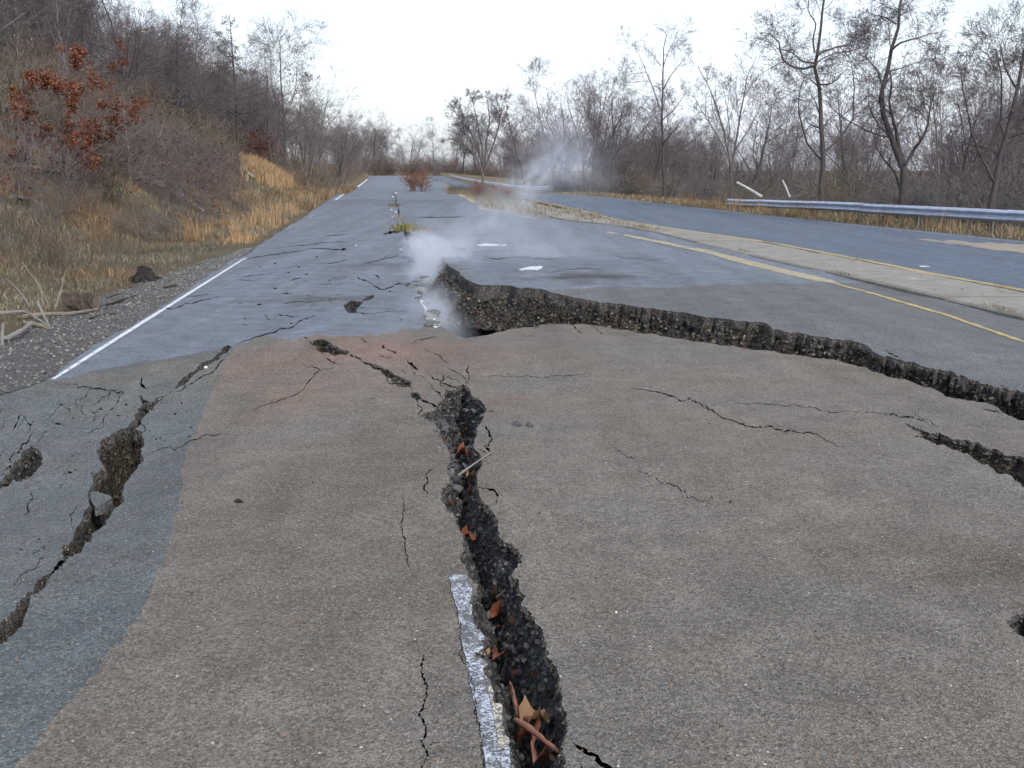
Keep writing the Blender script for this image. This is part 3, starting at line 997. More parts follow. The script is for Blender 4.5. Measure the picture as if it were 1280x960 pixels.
def sheet_on_road(name, pp_poly, mat, side=0, lift=.005, cuts=True, jg=.03, ml=6, zf=None):
    """a thin coat laid on the road inside an outline read from the photo"""
    pj = jag(pp_poly, jg, ml, rc, closed=True)
    x, y, z = ground_pts(pj, side)
    xy = np.stack([x, y], 1)
    near_pts = cv[inside(cv[:, 0], cv[:, 1], xy)]
    vs = [Vector((float(a), float(b))) for a, b in xy] + [Vector((float(a), float(b))) for a, b in near_pts]
    ed = [(k, (k + 1) % len(xy)) for k in range(len(xy))]
    hs = []
    if cuts:
        for h in holes_all:
            if h[:, 0].max() < x.min() or h[:, 0].min() > x.max() or h[:, 1].max() < y.min() or h[:, 1].min() > y.max():
                continue
            o = len(vs); hs.append(h)
            vs += [Vector((float(a), float(b))) for a, b in h]
            ed += [(o + k, o + (k + 1) % len(h)) for k in range(len(h))]
    r = delaunay_2d_cdt(vs, ed, [], 0, 1e-6, False)
    rv = np.array([v[:] for v in r[0]]); rf = np.array(r[2]); c = rv[rf].mean(1)
    k = inside(c[:, 0], c[:, 1], xy)
    for h in hs: k &= ~inside(c[:, 0], c[:, 1], h)
    rf = rf[k]
    if not len(rf): return
    used, inv = np.unique(rf, return_inverse=True)
    rv = rv[used]; rf = inv.reshape(-1, 3)
    zz = road_z(rv[:, 0], rv[:, 1], float(side)) + lift
    return link(name, mk_mesh(name, np.concatenate([rv, zz[:, None]], 1), rf, [mat], None, True), road)


sheet_on_road('edge_line', [(63, 475), (70, 474), (128, 437.4), (199, 392.3), (261, 352.8), (302, 326.4), (305, 323.6), (302, 324.6), (259, 351.2), (196, 390.3), (124.5, 435)], M_white, jg=.004)
for a, b in (((418, 250), (431, 241)), ((446, 233.5), (459, 223.5)), ((386, 271.5), (390, 269.3)), ((303, 324.5), (307, 322.5))):
    sheet_on_road('edge_line', [a, (a[0] + 2.5, a[1] + .3), (b[0] + 1.6, b[1] + .2), b], M_white, jg=0)
sheet_on_road('centre_line', [(561, 722), (583, 719), (590, 738), (588, 752), (596, 781), (606, 800), (602, 824), (612, 845), (622, 872), (630, 895), (634, 915), (640, 945), (645, 965), (658, 1040), (624, 1040), (608, 965), (600, 911), (590, 870), (579, 812), (571, 760)], M_white2, jg=.05, ml=5)
sheet_on_road('centre_line', [(604, 830), (611, 832), (609, 848), (620, 870), (632, 890), (636, 914), (633, 940), (622, 935), (618, 905), (612, 872), (606, 850)], M_cream, lift=.008, jg=.09, ml=4)
sheet_on_road('centre_line', [(519, 363), (525, 362), (538, 386), (551, 408), (543, 410), (534, 400), (526, 380)], M_white, jg=.08, ml=4)
sheet_on_road('centre_line', [(582, 306), (605, 304.5), (634, 305), (633, 307), (600, 308)], M_white, 1, jg=.04)
sheet_on_road('centre_line', [(648, 337), (658, 335), (679, 334), (676, 336.5), (672, 338.5), (662, 337.5), (652, 338.5)], M_white, 1, jg=.06, ml=4)
for p in ((494.5, 241), (491, 246), (497, 243.5), (489, 262), (490, 272), (501, 312), (495, 265), (445, 307)):
    sheet_on_road('centre_line', [(p[0] - 1.6, p[1]), (p[0], p[1] - .9), (p[0] + 1.8, p[1]), (p[0], p[1] + .8)], M_white, jg=0, cuts=False)
sheet_on_road('lane_line', [(390, 296.5), (420, 292), (458, 288), (458, 289.6), (421, 294), (395, 298)], paint_mat('faint_paint', (.26, .31, .38), .55), jg=.03)
# yellow line along the near side of the median: broad and doubled far away, narrow close to us
sheet_on_road('yellow_line', [(760, 289.4), (800, 296.3), (884, 312.3), (960, 331.5), (1042, 350.6), (1048, 355.5), (1020, 352), (940, 333), (880, 315.8), (800, 299.2), (758, 291)], M_yellow2, 1, jg=.015)
sheet_on_road('yellow_line', [(1040, 352.5), (1100, 368.6), (1180, 391.8), (1280, 426.2), (1400, 467.5), (1400, 471.5), (1280, 429.4), (1180, 394.3), (1100, 370.8), (1042, 354.8)], M_yellow, 1, jg=.02)
sheet_on_road('yellow_line', [(560, 239), (576, 243), (592, 250), (594, 253.5), (590, 253), (575, 245), (561, 240.5)], M_yellow, 1, jg=.02)
sheet_on_road('yellow_line', [(598, 259), (612, 262), (626, 264.5), (625, 265.4), (611, 263.5), (598, 260.6)], M_yellow2, 1, jg=.02)
sheet_on_road('yellow_line', [(640, 267.5), (672, 272.5), (672, 273.6), (640, 268.6)], M_cream, 1, jg=.02)
M_gutter = asphalt('gutter_asphalt', (.085, .09, .10), (.10, .10, .10), 1.0, big=.5)

# ------------------------------------------------------------------ second carriageway, median, verge ground
def strip(xa, xb, ys, nx, zfun, wob=0):
    V = []
    for t in np.linspace(0, 1, nx):
        xx = xa(ys) + (xb(ys) - xa(ys)) * t
        V.append(np.stack([xx, ys, zfun(xx, ys, t)], 1))
    V = np.concatenate(V)
    n = len(ys); i = np.arange(n - 1)
    Q = np.concatenate([np.stack([i + k * n, i + (k + 1) * n, i + (k + 1) * n + 1, i + k * n + 1], 1) for k in range(nx - 1)])
    return V, Q


ysr = np.concatenate([np.arange(-9, 30, .4), np.geomspace(30, 318, 150)])
M_road2 = asphalt('second_asphalt', (0.084, 0.110, 0.152), (0.094, 0.118, 0.156), .5, big=.26)
r2z = lambda x, y, t=0: profile(y) + .03 + .012 * fbm(x / 1.5, y / 3, 13, 2)
road2 = link('second_road', mk_mesh('second_road', *strip(xM, xR, ysr, 12, r2z), [M_road2], None, True), kind='structure')
# road stripe beside the median on that side, tan patch, faint white dashes
yl = ysr[(ysr > -9) & (ysr < 62)]
link('yellow_line', mk_mesh('yellow_line', *strip(lambda y: xM(y) + .03, lambda y: xM(y) + .20, yl, 2, lambda x, y, t: r2z(x, y) + .006), [M_yellow], None, True), road2)
ye = ysr[(ysr > -9) & (ysr < 120)]
link('edge_line', mk_mesh('edge_line', *strip(lambda y: xR(y) - .42, lambda y: xR(y) - .30, ye, 2, lambda x, y, t: r2z(x, y) + .006), [paint_mat('faded_edge_paint', (.36, .39, .45), .52)], None, True), road2)


def sheet_on_plane(name, pp, mat, parent, zfun, lift=.006, jg=.04, ml=8):
    pj = jag(pp, jg, ml, rc, closed=True)
    x, y = unp(pj[:, 0], pj[:, 1], -.01)
    gx, gy = np.meshgrid(np.linspace(x.min(), x.max(), 24), np.linspace(y.min(), y.max(), 24))
    k = inside(gx.ravel(), gy.ravel(), np.stack([x, y], 1))
    vs = [Vector((float(a), float(b))) for a, b in zip(np.concatenate([x, gx.ravel()[k]]), np.concatenate([y, gy.ravel()[k]]))]
    r = delaunay_2d_cdt(vs, [(q, (q + 1) % len(x)) for q in range(len(x))], [], 0, 1e-6, False)
    rv = np.array([v[:] for v in r[0]]); rf = np.array(r[2]); c = rv[rf].mean(1)
    rf = rf[inside(c[:, 0], c[:, 1], np.stack([x, y], 1))]
    return link(name, mk_mesh(name, np.concatenate([rv, (zfun(rv[:, 0], rv[:, 1]) + lift)[:, None]], 1), rf, [mat], None, True), parent)


M_tan = asphalt('tan_patch', (.27, .235, .195), (.24, .215, .185), .8)
sheet_on_plane('asphalt_patch', [(1140, 301), (1200, 303.5), (1290, 309), (1420, 318), (1420, 332), (1290, 321), (1220, 312), (1170, 305)], M_tan, road2, r2z)
for a in ((1155, 336),):
    sheet_on_plane('lane_line', [(a[0] - 7, a[1] - .8), (a[0] + 6, a[1] - .2), (a[0] + 8, a[1] + .9), (a[0] - 4, a[1] + .6)], M_white, road2, r2z, jg=.05, ml=4)

M_dirt = simple('median_dirt', (.16, .135, .10), (.24, .21, .16), 5, .8, .05)
link('median_strip', mk_mesh('median_strip', *strip(lambda y: xB(y) - .02, lambda y: xM(y) + .02, ysr, 6, lambda x, y, t: profile(y) + .012 + .02 * fbm(x / .3, y / .5, 15, 2) - .07 * abs(2 * t - 1) ** 6), [M_dirt], None, True), kind='structure')


def concrete_mat():
    t = NT('worn_concrete')
    n = t.noise(2.2, 7, .65); n2 = t.noise(20, 5, .7)
    c = t.mix(t.rng(n, .3, .7), (.185, .175, .155), (.265, .25, .225))
    c = t.mix(t.rng(n2, .5, .75, 0, .8), c, (.13, .115, .095))
    v = t.voro(1.1, 'Distance', feature='DISTANCE_TO_EDGE')
    c = t.mix(t.rng(v, .012, .0, 0, .8), c, (.10, .09, .08))
    c = t.mix(t.rng(t.noise(1.1, 5, .7), .64, .72, 0, .7), c, (.45, .45, .45))
    t.color(c)
    t.bump(t.math('ADD', n2, t.noise(90, 3)), .5, .012)
    return t.m


M_conc = concrete_mat()
med = bpy.data.objects.new('median_kerb', None); COL.objects.link(med)
med.location = (float((xB(20) + xM(20)) / 2), 20, 0)
tag(med, 'low cracked concrete median between the two carriageways', 'median')
cuts_y = [float(unp(0, q)[1]) for q in (262, 268, 274.5, 281, 288.5, 296, 304, 313, 320, 329, 341, 356, 376, 405, 450)][::-1]
cuts_y = [2.0, 5.0] + cuts_y
for a, b in zip(cuts_y[:-1], cuts_y[1:]):
    if b > 38: b2_ = b
    ys = np.linspace(a + .025, b - .025, 7)
    dz = RNG.uniform(-.012, .012); tl = RNG.uniform(-.01, .01)
    W = .10
    xa_, xb_ = xB(ys) + .02, xM(ys) - .04
    xa_ = np.maximum(xa_, xb_ - 1.75)
    hgt = profile(ys) + .05 + .9 * dz + np.linspace(-tl, tl, 7)
    prof = [(0, -.13), (0.0, -.035), (.02, -.012), (.05, 0), (.5, .006), (.95, 0), (.98, -.012), (1.0, -.035), (1.0, -.13)]
    V = np.concatenate([np.stack([xa_ + (xb_ - xa_) * f + .006 * fbm(ys * 3, ys * 0 + f * 9, 3), ys, hgt + g], 1) for f, g in prof])
    n = 7; i = np.arange(n - 1)
    Q = [np.stack([i + k * n, i + (k + 1) * n, i + (k + 1) * n + 1, i + k * n + 1], 1) for k in range(len(prof) - 1)]
    Q = np.concatenate(Q)
    F = np.concatenate([Q[:, [0, 1, 2]], Q[:, [0, 2, 3]]])
    caps = []
    L = len(prof)
    for e in (0, n - 1):
        for k in range(1, L - 1):
            t3 = [0 * n + e, k * n + e, (k + 1) * n + e]
            caps.append(t3 if e == n - 1 else t3[::-1])
    F = np.concatenate([F, np.array(caps)])
    V = V - np.array(med.location)
    link('concrete_slab', mk_mesh('concrete_slab', V, F, [M_conc], None, False), med)

# land sheet: follows the road edges, sinks out of sight beneath the carriageways, runs on to the horizon
ysg = np.concatenate([np.arange(-30, 0, 3.0), np.arange(0, 30, .6), np.geomspace(30, 330, 130), np.geomspace(345, 4500, 40)])
offL = -np.concatenate([np.geomspace(1500, 40, 16), np.linspace(38, 16, 14), np.linspace(15.5, 0, 40)])
offR = np.concatenate([np.linspace(0, 8, 20), np.linspace(9, 40, 20), np.geomspace(44, 1500, 16)])
cols = []
sunk = smooth(322, 314, ysg)
for o in offL:
    x = xL(ysg) + o; cols.append(np.stack([x, ysg, ground_z(x, ysg)], 1))
for f in (0.02, .3, .5, .7, .98):
    x = xL(ysg) + (xR(ysg) - xL(ysg)) * f
    cols.append(np.stack([x, ysg, ground_z(x, ysg) - 1.6 * sunk], 1))
for o in offR:
    x = xR(ysg) + o; cols.append(np.stack([x, ysg, ground_z(x, ysg) + .03], 1))
GV = np.concatenate(cols); n = len(ysg); i = np.arange(n - 1)
GQ = np.concatenate([np.stack([i + k * n, i + (k + 1) * n, i + (k + 1) * n + 1, i + k * n + 1], 1) for k in range(len(cols) - 1)])


def land_mat():
    t = NT('leaf_litter_land')
    a = t.noise(.5, 6, .6); b = t.noise(6, 6, .7); c = t.noise(40, 4, .7)
    col = t.mix(t.rng(a, .35, .65), (.115, .085, .052), (.15, .125, .075))
    col = t.mix(t.rng(b, .5, .75, 0, .8), col, (.10, .060, .038))
    col = t.mix(t.rng(c, .55, .75, 0, .7), col, (.21, .165, .10))
    t.color(col)
    t.bump(t.math('ADD', b, c), 1.0, .08)
    return t.m


M_land = land_mat()
link('ground', mk_mesh('ground', GV, GQ, [M_land], None, True), kind='structure')

# gravel shoulder on the left
M_grav = simple('gravel_bed', (.085, .085, .085), (.135, .13, .122), 30, 1.0, .03)
gy = np.linspace(2, 24.5, 80)


def g_out(y):
    return xL(y) - np.interp(y, [2, 8, 10, 14, 18, 22, 24.5], [1.4, 1.32, 1.2, 1.05, .8, .4, .06]) - .12 * fbm(y * 1.1, y * 0, 19, 3)


gz = lambda x, y, t: ground_z(x, y) + .012 + .02 * fbm(x / .5, y / .5, 23, 2) - .03 * (np.asarray(t) < .01)
link('gravel_shoulder', mk_mesh('gravel_shoulder', *strip(g_out, lambda y: xL(y) + .02, gy, 14, gz), [M_grav], None, True), kind='structure')
rg = np.random.default_rng(11)
ng = 9000
y = 2.5 + 21.5 * rg.random(ng) ** 0.9
t = rg.random(ng) ** .8
x = g_out(y) + (xL(y) + .03 - g_out(y)) * t
P = np.stack([x, y, gz(x, y, .5) + .004], 1)
S = rg.uniform(.006, .017, ng) * (1 + .5 * (rg.random(ng) < .06))
V, F, C = rocks(P, S, rg, palette(ng, rg, [(.11, .11, .115), (.13, .13, .13), (.08, .08, .085), (.15, .146, .14), (.13, .115, .09), (.095, .095, .10), (.12, .12, .125), (.22, .22, .21)]), .7)
link('shoulder_gravel', mk_mesh('shoulder_gravel', V, F, [M_stone], None, False, {'Col': C}), label='loose grey gravel spread along the left road shoulder', cat='gravel', kind='stuff')

# ------------------------------------------------------------------ guardrails
M_galv = NT('galvanised_steel')
_n = M_galv.noise(4, 5, .6)
M_galv.color(M_galv.mix(M_galv.rng(M_galv.noise(2.2, 6, .75), .60, .75, 0, .75), M_galv.mix(M_galv.rng(_n, .3, .7), (.36, .41, .52), (.50, .55, .66)), (.22, .16, .12)))
M_galv.b.inputs['Metallic'].default_value = .35
M_galv.b.inputs['Roughness'].default_value = .45
M_galv.bump(M_galv.noise(30, 3), .05, .01)
M_galv = M_galv.m
M_post = simple('weathered_post', (.12, .11, .10), (.18, .17, .155), 8)


def guardrail(name, path, tops, label, gap=3.8, first=0.0):
    path = np.array(path, float); tops = np.array(tops, float)
    ln = np.concatenate([[0], np.cumsum(np.linalg.norm(np.diff(path, axis=0), axis=1))])
    q = np.arange(0, ln[-1], .5)
    X = np.interp(q, ln, path[:, 0]); Y = np.interp(q, ln, path[:, 1]); H = np.interp(q, ln, tops)
    Z = ground_z(X, Y) + H
    d = np.stack([np.gradient(X), np.gradient(Y)], 1); d /= np.linalg.norm(d, axis=1, keepdims=True)
    nr = np.stack([-d[:, 1], d[:, 0]], 1)
    nr *= np.sign((nr * np.stack([-X, -Y], 1)).sum(1))[:, None]
    root = bpy.data.objects.new(name, None); COL.objects.link(root)
    root.location = (float(X[0]), float(Y[0]), float(Z[0] - H[0]))
    tag(root, label, 'guardrail')
    o = np.array(root.location)
    prof = [(.0, 0), (.02, -.01), (.075, -.05), (.085, -.075), (.075, -.10), (.02, -.14), (.012, -.155), (.02, -.17), (.075, -.21), (.085, -.235), (.075, -.26), (.02, -.30), (.0, -.312)]
    K = 2 * len(prof)
    per = 8                                   # stations of half a metre in a section
    for si, st_ in enumerate(range(0, len(q) - 1, per)):
        sl = slice(st_, min(st_ + per + 1, len(q)))
        x_, y_, z_, n_ = X[sl].copy(), Y[sl].copy(), Z[sl] + RNG.normal(0, .006), nr[sl] + 0
        lap = .007 * (si % 2)
        if len(x_) < 2: continue
        ext = np.array([x_[-1] - x_[-2], y_[-1] - y_[-2]]) * .25
        x_[-1] += ext[0]; y_[-1] += ext[1]
        V = np.concatenate([np.stack([x_ + n_[:, 0] * (a + lap), y_ + n_[:, 1] * (a + lap), z_ + b], 1) for a, b in prof] + [np.stack([x_ + n_[:, 0] * (a - .006 + lap), y_ + n_[:, 1] * (a - .006 + lap), z_ + b], 1) for a, b in prof[::-1]])
        n = len(x_); i = np.arange(n - 1)
        Q = np.concatenate([np.stack([i + k * n, i + ((k + 1) % K) * n, i + ((k + 1) % K) * n + 1, i + k * n + 1], 1) for k in range(K)])
        link('rail_section', mk_mesh('rail_section', V - o, Q, [M_galv], None, False), root)
    for s in np.arange(first, ln[-1] - .2, gap):
        x, y, h = np.interp(s, q, X), np.interp(s, q, Y), np.interp(s, q, H)
        dx, dy = np.interp(s, q, d[:, 0]), np.interp(s, q, d[:, 1]); nx, ny = np.interp(s, q, nr[:, 0]), np.interp(s, q, nr[:, 1])
        z = float(ground_z(x, y))
        # I-section post behind the rail and a block between them
        def bar(cx, cy, hx, hy, z0, z1):
            c = []
            for zz in (z0, z1):
                for a, b in ((-1, -1), (1, -1), (1, 1), (-1, 1)):
                    c.append((cx + dx * a * hx + nx * b * hy, cy + dy * a * hx + ny * b * hy, zz))
            f = [(0, 3, 2, 1), (4, 5, 6, 7), (0, 1, 5, 4), (1, 2, 6, 5), (2, 3, 7, 6), (3, 0, 4, 7)]
            return np.array(c), np.array(f)
        ps = [bar(x - nx * .14, y - ny * .14, .045, .006, z - .3, z + h - .03), bar(x - nx * .235, y - ny * .235, .045, .006, z - .3, z + h - .03), bar(x - nx * .1875, y - ny * .1875, .005, .041, z - .3, z + h - .034)]
        V, F = cat_meshes(ps)
        post = link('post', mk_mesh('post', V - o, F, [M_post]), root)
        V, F = bar(x - nx * .07, y - ny * .07, .04, .062, z + h - .27, z + h - .05)
        link('spacer_block', mk_mesh('spacer_block', V - o, F, [M_post]), post)
    return root


guardrail('guardrail', [(14.4, 16), (12.85, 27), (11.0, 39), (9.7, 49.5)], [.72, .72, .62, .42], 'pale steel guardrail along the right verge in front of the bare trees', first=1.6)
yy2 = np.array([80, 95, 120, 160, 210, 260.])
guardrail('guardrail', np.stack([xR(yy2) + .7, yy2], 1), [.6] + [.75] * 5, 'small distant guardrail curving away behind the steam', gap=4)

# ------------------------------------------------------------------ plants
def unit(v): return v / (np.linalg.norm(v, axis=-1, keepdims=True) + 1e-9)


def walk(rng, p0, d0, L, n, curl, up):
    B = len(p0); P = np.empty((B, n, 3)); P[:, 0] = p0; d = d0.copy()
    st = (L / (n - 1))[:, None]
    for k in range(1, n):
        P[:, k] = P[:, k - 1] + d * st
        d = unit(d + rng.normal(0, curl, (B, 3)) + np.array([0, 0, up]))
    return P


def grow(rng, P, R, L, m, t0, t1, ang, ratio, n, curl, up, rr=.62, rmin=.002, shape=.6):
    B, k, _ = P.shape
    par = np.repeat(np.arange(B), m)
    t = rng.uniform(t0, t1, B * m)
    f = t * (k - 1); i = np.minimum(f.astype(int), k - 2); w = (f - i)[:, None]
    p = P[par, i] * (1 - w) + P[par, i + 1] * w
    r = R[par, i] * (1 - w[:, 0]) + R[par, i + 1] * w[:, 0]
    T = unit(P[par, i + 1] - P[par, i])
    q = unit(np.cross(T, unit(rng.normal(0, 1, (B * m, 3)))))
    a = np.radians(rng.normal(ang, ang * .22, B * m))[:, None]
    d = unit(np.cos(a) * T + np.sin(a) * q)
    LL = L[par] * ratio * (1 + shape * .5 - shape * t) * rng.uniform(.65, 1.3, B * m)
    C = walk(rng, p, d, LL, n, curl, up)
    r0 = np.maximum(r * rr * rng.uniform(.7, 1.1, B * m), rmin)
    RR = r0[:, None] * np.linspace(1, .35, n)[None]
    return C, np.maximum(RR, rmin * .6), LL


def resample(poly, n):
    poly = np.asarray(poly, float)
    s = np.concatenate([[0], np.cumsum(np.linalg.norm(np.diff(poly, axis=0), axis=1))])
    q = np.linspace(0, s[-1], n)
    return np.stack([np.interp(q, s, poly[:, k]) for k in range(3)], 1), s[-1]


def make_tree(seed, H, r0, m=(12, 6, 5, 3), ang=(48, 45, 42, 40), ratio=(.42, .5, .5, .5), curl=(.10, .14, .2, .25), up=(.06, .05, .03, .0), t0=.3, stems=1, lean=.04, limbs=None, shape=.7, kmax=4, twig=.0048, rr1=.5, minlimb=5.5):
    rng = np.random.default_rng(seed)
    trunkparts, crownparts, ends = [], [], []
    if limbs is None:
        d = unit(np.concatenate([rng.normal(0, lean, (stems, 2)), np.ones((stems, 1))], 1))
        p0 = np.concatenate([rng.normal(0, .05 * (stems > 1) * stems ** .5, (stems, 2)), np.full((stems, 1), -.25)], 1)
        L = H * rng.uniform(.8 if stems > 1 else 1, 1.0, stems)
        P = walk(rng, p0, d, L, 12, curl[0] * .55, .05)
        R = r0 * (1 if stems == 1 else .8) * np.linspace(1, .10, 12)[None] ** .85 * np.ones((stems, 1))
        R[:, 0] *= 1.35
        chains = [(P, R, L)]
    else:
        Ps, Rs, Ls = [], [], []
        for pl, ra, rb in limbs:
            q, ln = resample(pl, 14)
            q[1:] += rng.normal(0, .012 * ln / 3, (13, 3)) * .6
            Ps.append(q); Rs.append(np.linspace(ra, rb, 14)); Ls.append(max(ln * .8, minlimb))
        chains = [(np.array(Ps), np.array(Rs), np.array(Ls))]
    P, R, L = chains[0]
    trunkparts.append(tubes(P, R, 7))
    cur = (P, R, L)
    for lv in range(kmax):
        C, RR, LL = grow(rng, *cur, m[lv], t0 if lv == 0 else .25, .98 if lv == 0 else 1.0, ang[lv], ratio[lv], 7 if lv == 0 else (4 if lv == 1 else 3 if lv == 2 else 2), curl[lv], up[lv], rr1 if lv == 0 else .6, twig * (1.5 if lv < 2 else 1), shape)
        (trunkparts if lv == 0 else crownparts).append(slips(C, RR) if lv == 3 else tubes(C, RR, 5 if lv == 0 else 3))
        cur = (C, RR, LL); ends.append(C)
    return cat_meshes(trunkparts), cat_meshes(crownparts), ends


def leaves(rng, P, size, cols, n_each=1, droop=.3):
    P = np.repeat(P, n_each, 0) + rng.normal(0, size * .8, (len(P) * n_each, 3))
    n = len(P)
    a = unit(rng.normal(0, 1, (n, 3)) - [0, 0, droop]); b = unit(np.cross(a, rng.normal(0, 1, (n, 3))))
    s = size * rng.uniform(.6, 1.3, (n, 1)); nn = np.cross(a, b)
    prof = [(0, 0, 0), (.45, .30, .10), (.75, .22, .06), (1, 0, -.08), (.7, -.24, .08), (.4, -.3, .12)]
    V = np.stack([P + a * s * u + b * s * v + nn * s * w for u, v, w in prof], 1).reshape(-1, 3)
    k = np.arange(n) * 6
    F = np.concatenate([np.stack([k, k + 1, k + 5], 1), np.stack([k + 1, k + 4, k + 5], 1), np.stack([k + 1, k + 2, k + 4], 1), np.stack([k + 2, k + 3, k + 4], 1)])
    C = np.repeat(palette(n, rng, cols, .3), 6, 0)
    return V, F, C


def bark(name, a, b):
    t = NT(name)
    m = t.n.new('ShaderNodeMapping'); m.inputs['Scale'].default_value = (1, 1, .25)
    t.l.new(t.tc.outputs['Object'], m.inputs['Vector'])
    n = t.noise(12, 5, .65, m.outputs[0])
    t.color(t.mix(t.rng(n, .3, .7), a, b))
    t.bump(t.noise(35, 4, .7, m.outputs[0]), .8, .02)
    return t.m


M_bark = bark('grey_bark', (.10, .088, .088), (.165, .148, .145))
M_barkd = bark('dark_bark', (.050, .044, .046), (.085, .074, .074))
M_barkp = bark('pale_bark', (.19, .18, .165), (.27, .255, .235))
M_twig = bark('mauve_twigs', (.110, .092, .096), (.155, .132, .135))
M_twigd = bark('dark_twigs', (.085, .070, .078), (.125, .104, .112))
M_twigb = bark('brown_twigs', (.105, .075, .055), (.155, .115, .08))
M_leaf = attr_mat('dry_leaves', .85, .08)


class Proto:
    def __init__(s, T, K, mt, mk, leaf=None):
        s.t = mk_mesh('trunk', *T, [mt], None, True)
        s.k = mk_mesh('crown', *K, [mk], None, False)
        s.l = None
        if leaf is not None:
            s.l = mk_mesh('leaves', leaf[0], leaf[1], [M_leaf], None, False, {'Col': leaf[2]})


def plant(pr, name, loc, rz, sc, label, cat, group=None, sz=None):
    o = bpy.data.objects.new(name, None); COL.objects.link(o)
    o.location = loc; o.rotation_euler = (0, 0, rz); o.scale = (sc, sc, sz or sc)
    o.empty_display_size = .3
    tag(o, label, cat, group)
    for nm, me in (('trunk', pr.t), ('crown', pr.k), ('leaves', pr.l)):
        if me is None: continue
        c = bpy.data.objects.new(nm, me); COL.objects.link(c); c.parent = crown if nm == 'leaves' else o
        if nm == 'crown': crown = c
    return o


PR = {}
for k in range(4):       # slender woodland trees
    T, K, _ = make_tree(100 + k, 9, .075, (20, 8, 6, 3), (36, 40, 42, 40), (.30, .5, .5, .5), t0=.22, lean=.05, rr1=.42)
    PR['pole%d' % k] = Proto(T, K, M_bark, M_twig)
for k in range(3):       # spreading trees
    T, K, _ = make_tree(130 + k, 9, .15, (15, 9, 6, 4), (52, 46, 44, 42), (.46, .5, .48, .45), curl=(.14, .18, .22, .25), t0=.25, shape=.8, rr1=.42)
    PR['spread%d' % k] = Proto(T, K, M_barkd, M_twigd)
for k in range(2):       # many-stemmed rounded trees
    T, K, _ = make_tree(150 + k, 9, .12, (8, 7, 6, 3), (34, 38, 40, 40), (.42, .48, .45, .45), stems=6, lean=.36, t0=.25, up=(.05, .04, .02, 0))
    PR['multi%d' % k] = Proto(T, K, M_bark, M_twig)
# larch-like: straight stem, short level branches
T, K, _ = make_tree(170, 10, .10, (70, 7, 5, 2), (82, 55, 50, 40), (.20, .4, .45, .5), curl=(.03, .10, .2, .2), up=(.03, .01, 0, 0), t0=.18, lean=.0, shape=1.5, rr1=.45, twig=.008)
PR['larch'] = Proto(T, K, M_barkd, M_twigd)
# pale thin leaning saplings
for k in range(2):
    T, K, _ = make_tree(180 + k, 7, .05, (9, 5, 4, 2), (35, 40, 40, 40), (.28, .5, .5, .5), t0=.45, lean=.10)
    PR['pale%d' % k] = Proto(T, K, M_barkp, M_twig)
# shrubs for the undergrowth
SHR = []
for k in range(4):
    sg_ = np.random.default_rng(200 + k)
    ns_ = 12
    d_ = unit(np.concatenate([sg_.normal(0, .5, (ns_, 2)), np.ones((ns_, 1))], 1))
    P0 = walk(sg_, np.concatenate([sg_.normal(0, .16, (ns_, 2)), np.full((ns_, 1), -.1)], 1), d_, 2.2 * sg_.uniform(.6, 1, ns_), 5, .10, .05)
    R0 = .013 * np.linspace(1, .3, 5)[None] * np.ones((ns_, 1))
    C1, R1, L1 = grow(sg_, P0, R0, np.full(ns_, 2.2), 6, .15, .98, 38, .42, 3, .2, .05, .6, .005)
    C2, R2, L2 = grow(sg_, C1, R1, L1, 6, .2, 1.0, 44, .55, 2, .2, .03, .6, .004)
    SHR.append(cat_meshes([tubes(P0, R0, 3), tubes(C1, R1, 3), slips(C2, R2)]))
# leafy oaks that keep their rust-coloured leaves
RUST = [(.13, .045, .028), (.17, .060, .034), (.10, .034, .022), (.21, .09, .05)]
T, K, E = make_tree(230, 4.2, .06, (14, 6, 4, 3), (55, 48, 45, 40), (.45, .5, .5, .5), t0=.2, shape=.4)
rl = np.random.default_rng(3)
lp = E[3][:, -1]; lp = lp[(np.sin(lp[:, 0] * 2.6) + np.sin(lp[:, 2] * 3 + lp[:, 1] * 2)) > -.2]
lp = lp[(vnoise(lp[:, 0] / .6 + 9, lp[:, 2] / .6, 2) + .25 * vnoise(lp[:, 1] / .3, lp[:, 2] / .3, 4)) > .44]
PR['oak'] = Proto(T, K, M_barkd, M_twigd, leaves(rl, lp, .095, RUST, 26))
T, K, E = make_tree(231, 3.0, .03, (9, 5, 4), (50, 48, 45), (.5, .5, .5), t0=.15, stems=4, lean=.3, kmax=3)
lp = E[2][:, -1]
PR['rust'] = Proto(T, K, M_twigb, M_twigb, leaves(rl, lp[rl.random(len(lp)) < .7], .13, [(.15, .038, .030), (.12, .030, .026), (.19, .06, .042)], 4))
T, K, E = make_tree(232, 2.6, .02, (9, 5, 4), (45, 48, 45), (.5, .5, .5), t0=.15, stems=5, lean=.35, kmax=3)
lp = E[2][:, -1]
PR['sparse'] = Proto(T, K, M_twig, M_twig, leaves(rl, lp[rl.random(len(lp)) < .22], .10, [(.10, .040, .030), (.13, .055, .038), (.075, .03, .026)], 1))
T, K, E = make_tree(233, 8, .09, (18, 9, 6, 4), (48, 45, 42, 40), (.42, .5, .5, .5), t0=.3)
lp = E[3][:, -1]
PR['leafy'] = Proto(T, K, M_barkd, M_twigd, leaves(rl, lp[(lp[:, 2] < 6) & (rl.random(len(lp)) < .10)], .15, [(.12, .052, .045), (.15, .075, .055), (.10, .04, .04)], 1))
T, K, E = make_tree(234, 1.7, .012, (6, 4, 4), (35, 42, 45), (.45, .5, .5), stems=26, lean=.45, t0=.15, kmax=3)
PR['redbush'] = Proto(T, K, bark('red_stems', (.13, .055, .04), (.18, .085, .055)), bark('red_twigs', (.15, .07, .05), (.21, .11, .07)))

pv = np.random.default_rng(17)


